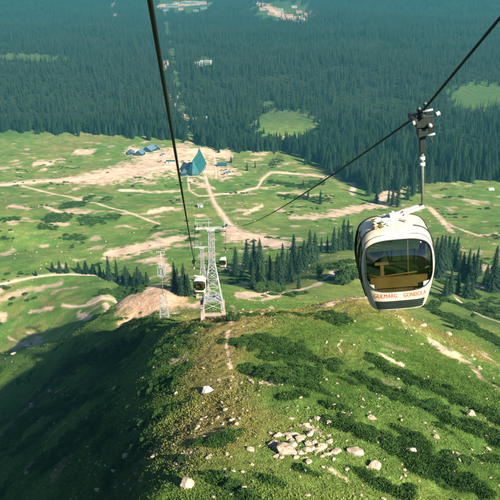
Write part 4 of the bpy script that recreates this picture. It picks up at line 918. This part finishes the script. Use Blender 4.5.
# ---------------------------------------------------------------- ground cover: turf, scrub, loose stones
def tuft(seed, n=11, h=.22, w=.34):
    r = np.random.default_rng(seed); V = []; Fc = []
    for k in range(n):
        a_ = r.uniform(0, 6.28); c = np.array([r.normal(0, w*.42), r.normal(0, w*.42), -.04]); t = c+np.array([math.cos(a_)*h*.55, math.sin(a_)*h*.55, h*r.uniform(.55, 1.1)]); s = np.array([-math.sin(a_), math.cos(a_), 0])*r.uniform(.018, .034)
        m_ = (c+t)/2+np.array([0, 0, h*.12]); i = len(V); V += [c-s, c+s, m_+s*.8, m_-s*.8, t]; Fc += [(i, i+1, i+2), (i, i+2, i+3), (i+3, i+2, i+4)]
    me = mesh_np('turf', V, Fc); me.materials.append(M['grass']); return bpy.data.objects.new('turf_source', me)
TF = [tuft(500+k) for k in range(5)]
def spur_points(n, ymin=38, ymax=214):
    y = RNG.uniform(ymin, ymax, n); x = RNG.uniform(-.56, .50, n)*y; z = H0(x, y); a_, b_, d = proj(np.stack([x, y, z], -1)); k_ = (a_ > -12) & (a_ < 512) & (b_ < 512)
    w = np.clip((95/d[k_]), .25, 1); return x[k_], y[k_], d[k_], w
x, y, d, w = spur_points(420000); k = RNG.random(len(x)) < w*.85; x, y, d = x[k], y[k], d[k]
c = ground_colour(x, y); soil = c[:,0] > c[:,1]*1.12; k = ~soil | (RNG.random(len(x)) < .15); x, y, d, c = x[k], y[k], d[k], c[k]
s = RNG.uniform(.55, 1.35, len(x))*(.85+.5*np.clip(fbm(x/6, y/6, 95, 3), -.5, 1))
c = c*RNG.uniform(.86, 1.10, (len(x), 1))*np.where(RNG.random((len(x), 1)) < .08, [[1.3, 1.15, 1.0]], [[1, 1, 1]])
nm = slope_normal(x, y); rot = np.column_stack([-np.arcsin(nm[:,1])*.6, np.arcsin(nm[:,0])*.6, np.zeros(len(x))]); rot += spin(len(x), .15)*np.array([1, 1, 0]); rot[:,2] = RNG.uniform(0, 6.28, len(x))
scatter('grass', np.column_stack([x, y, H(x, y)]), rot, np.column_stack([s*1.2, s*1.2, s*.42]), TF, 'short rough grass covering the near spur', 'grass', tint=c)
def mat_bush(seed):
    r = np.random.default_rng(seed); V = []; Fc = []
    for k in range(330):
        a_ = r.uniform(0, 6.28); rad = math.sqrt(r.random()); zz_ = .42*(1-rad**2.4)*r.uniform(.45, 1.08)+.02; q = np.array([math.cos(a_)*rad*.8, math.sin(a_)*rad*.8, zz_])
        u = np.array([math.cos(a_)*.5, math.sin(a_)*.5, 1.0])+r.normal(size=3)*.45; u /= np.linalg.norm(u); v = np.cross(u, r.normal(size=3)); v /= np.linalg.norm(v); l = r.uniform(.09, .19)
        i = len(V); V += [q-v*l*.42-u*l*.3, q+v*l*.42-u*l*.3, q+u*l]; Fc.append((i, i+1, i+2))
    me = mesh_np('scrub', V, Fc); me.materials.append(M['juniper']); return bpy.data.objects.new('scrub_source', me)
JB = [mat_bush(600+k) for k in range(5)]
x, y, d, w = spur_points(150000); mk = mask(x, y, SHRUBS, .42, .75, 5, 33)*np.clip(.95+.9*fbm(x/2.4, y/2.4, 45, 3), .05, 1); bare = mask(x, y, PADS, .45, .6, 6, 35)
fl = (-6-np.clip(y-110, 0, 200)*.22-x > 3)
ns = fbm(x/9, y/9, 97, 4); mk = np.maximum(mk, np.where(fl, sstep(.22, .42, ns)*.6, sstep(.36, .48, ns)*.7*(y < 112)))
k = RNG.random(len(x)) < mk**1.2*.36*(1-bare); x, y = x[k], y[k]; s = RNG.uniform(.35, 1.2, len(x)); z = H(x, y)
scatter('juniper_scrub', np.column_stack([x, y, z-.05]), spin(len(x), .18), np.column_stack([s*1.15, s*1.0, s*RNG.uniform(.55, 1.0, len(x))*np.where(x < -9, .6, 1)]), JB, 'low dark juniper scrub lying in streaks and mats over the near spur', 'scrub')
# scrub and stones on the meadow and hillock
y = np.sqrt(RNG.uniform(205**2, 900**2, 120000)); x = RNG.uniform(-.44, .44, len(y))*y; mk = mask(x, y, SHRUBS, .35, .6, 9, 33)
a_, b_, d = proj(np.stack([x, y, H0(x, y)], -1)); mk = np.maximum(mk*.38, sstep(.34, .56, fbm(x/21, y/21, 99, 4))*.10*(forest_ground(a_, b_) < .5)); k = RNG.random(len(x)) < mk*.8; x, y = x[k], y[k]
s = RNG.uniform(1.0, 2.6, len(x)); scatter('juniper_scrub', np.column_stack([x, y, H(x, y)-.08]), spin(len(x), .1), np.column_stack([s*1.2, s*1.1, s*.9]), JB, 'dark scrub patches dotted over the green meadow and hillock', 'scrub')
SP_ = [bpy.data.objects.new('stone_source', m_) for m_ in ROCKS[:5]]
x, y, d, w = spur_points(15000); k = RNG.random(len(x)) < np.clip(.06+.5*fbm(x/8, y/8, 101, 3)+.35*(y < 80), .02, .5); x, y = x[k], y[k]; s = .06+.26*RNG.random(len(x))**4
scatter('loose_stones', np.column_stack([x, y, H(x, y)+s*.35]), spin(len(x), .3), np.column_stack([s*1.3, s, s*.8]), SP_, 'loose pale pebbles strewn over the near spur', 'stones')
y = np.sqrt(RNG.uniform(215**2, 900**2, 16000)); x = RNG.uniform(-.44, .44, len(y))*y; a_, b_, d = proj(np.stack([x, y, H0(x, y)], -1))
k = (forest_ground(a_, b_) < .5) & (RNG.random(len(x)) < np.clip(.06+.6*fbm(x/45, y/45, 103, 3), .01, .5)); x, y = x[k], y[k]; s = .2+.6*RNG.random(len(x))**3
scatter('loose_stones', np.column_stack([x, y, H(x, y)+s*.15]), spin(len(x), .3), np.column_stack([s*1.3, s, s*.8]), SP_, 'pale stones dotted over the sunlit meadow', 'stones')
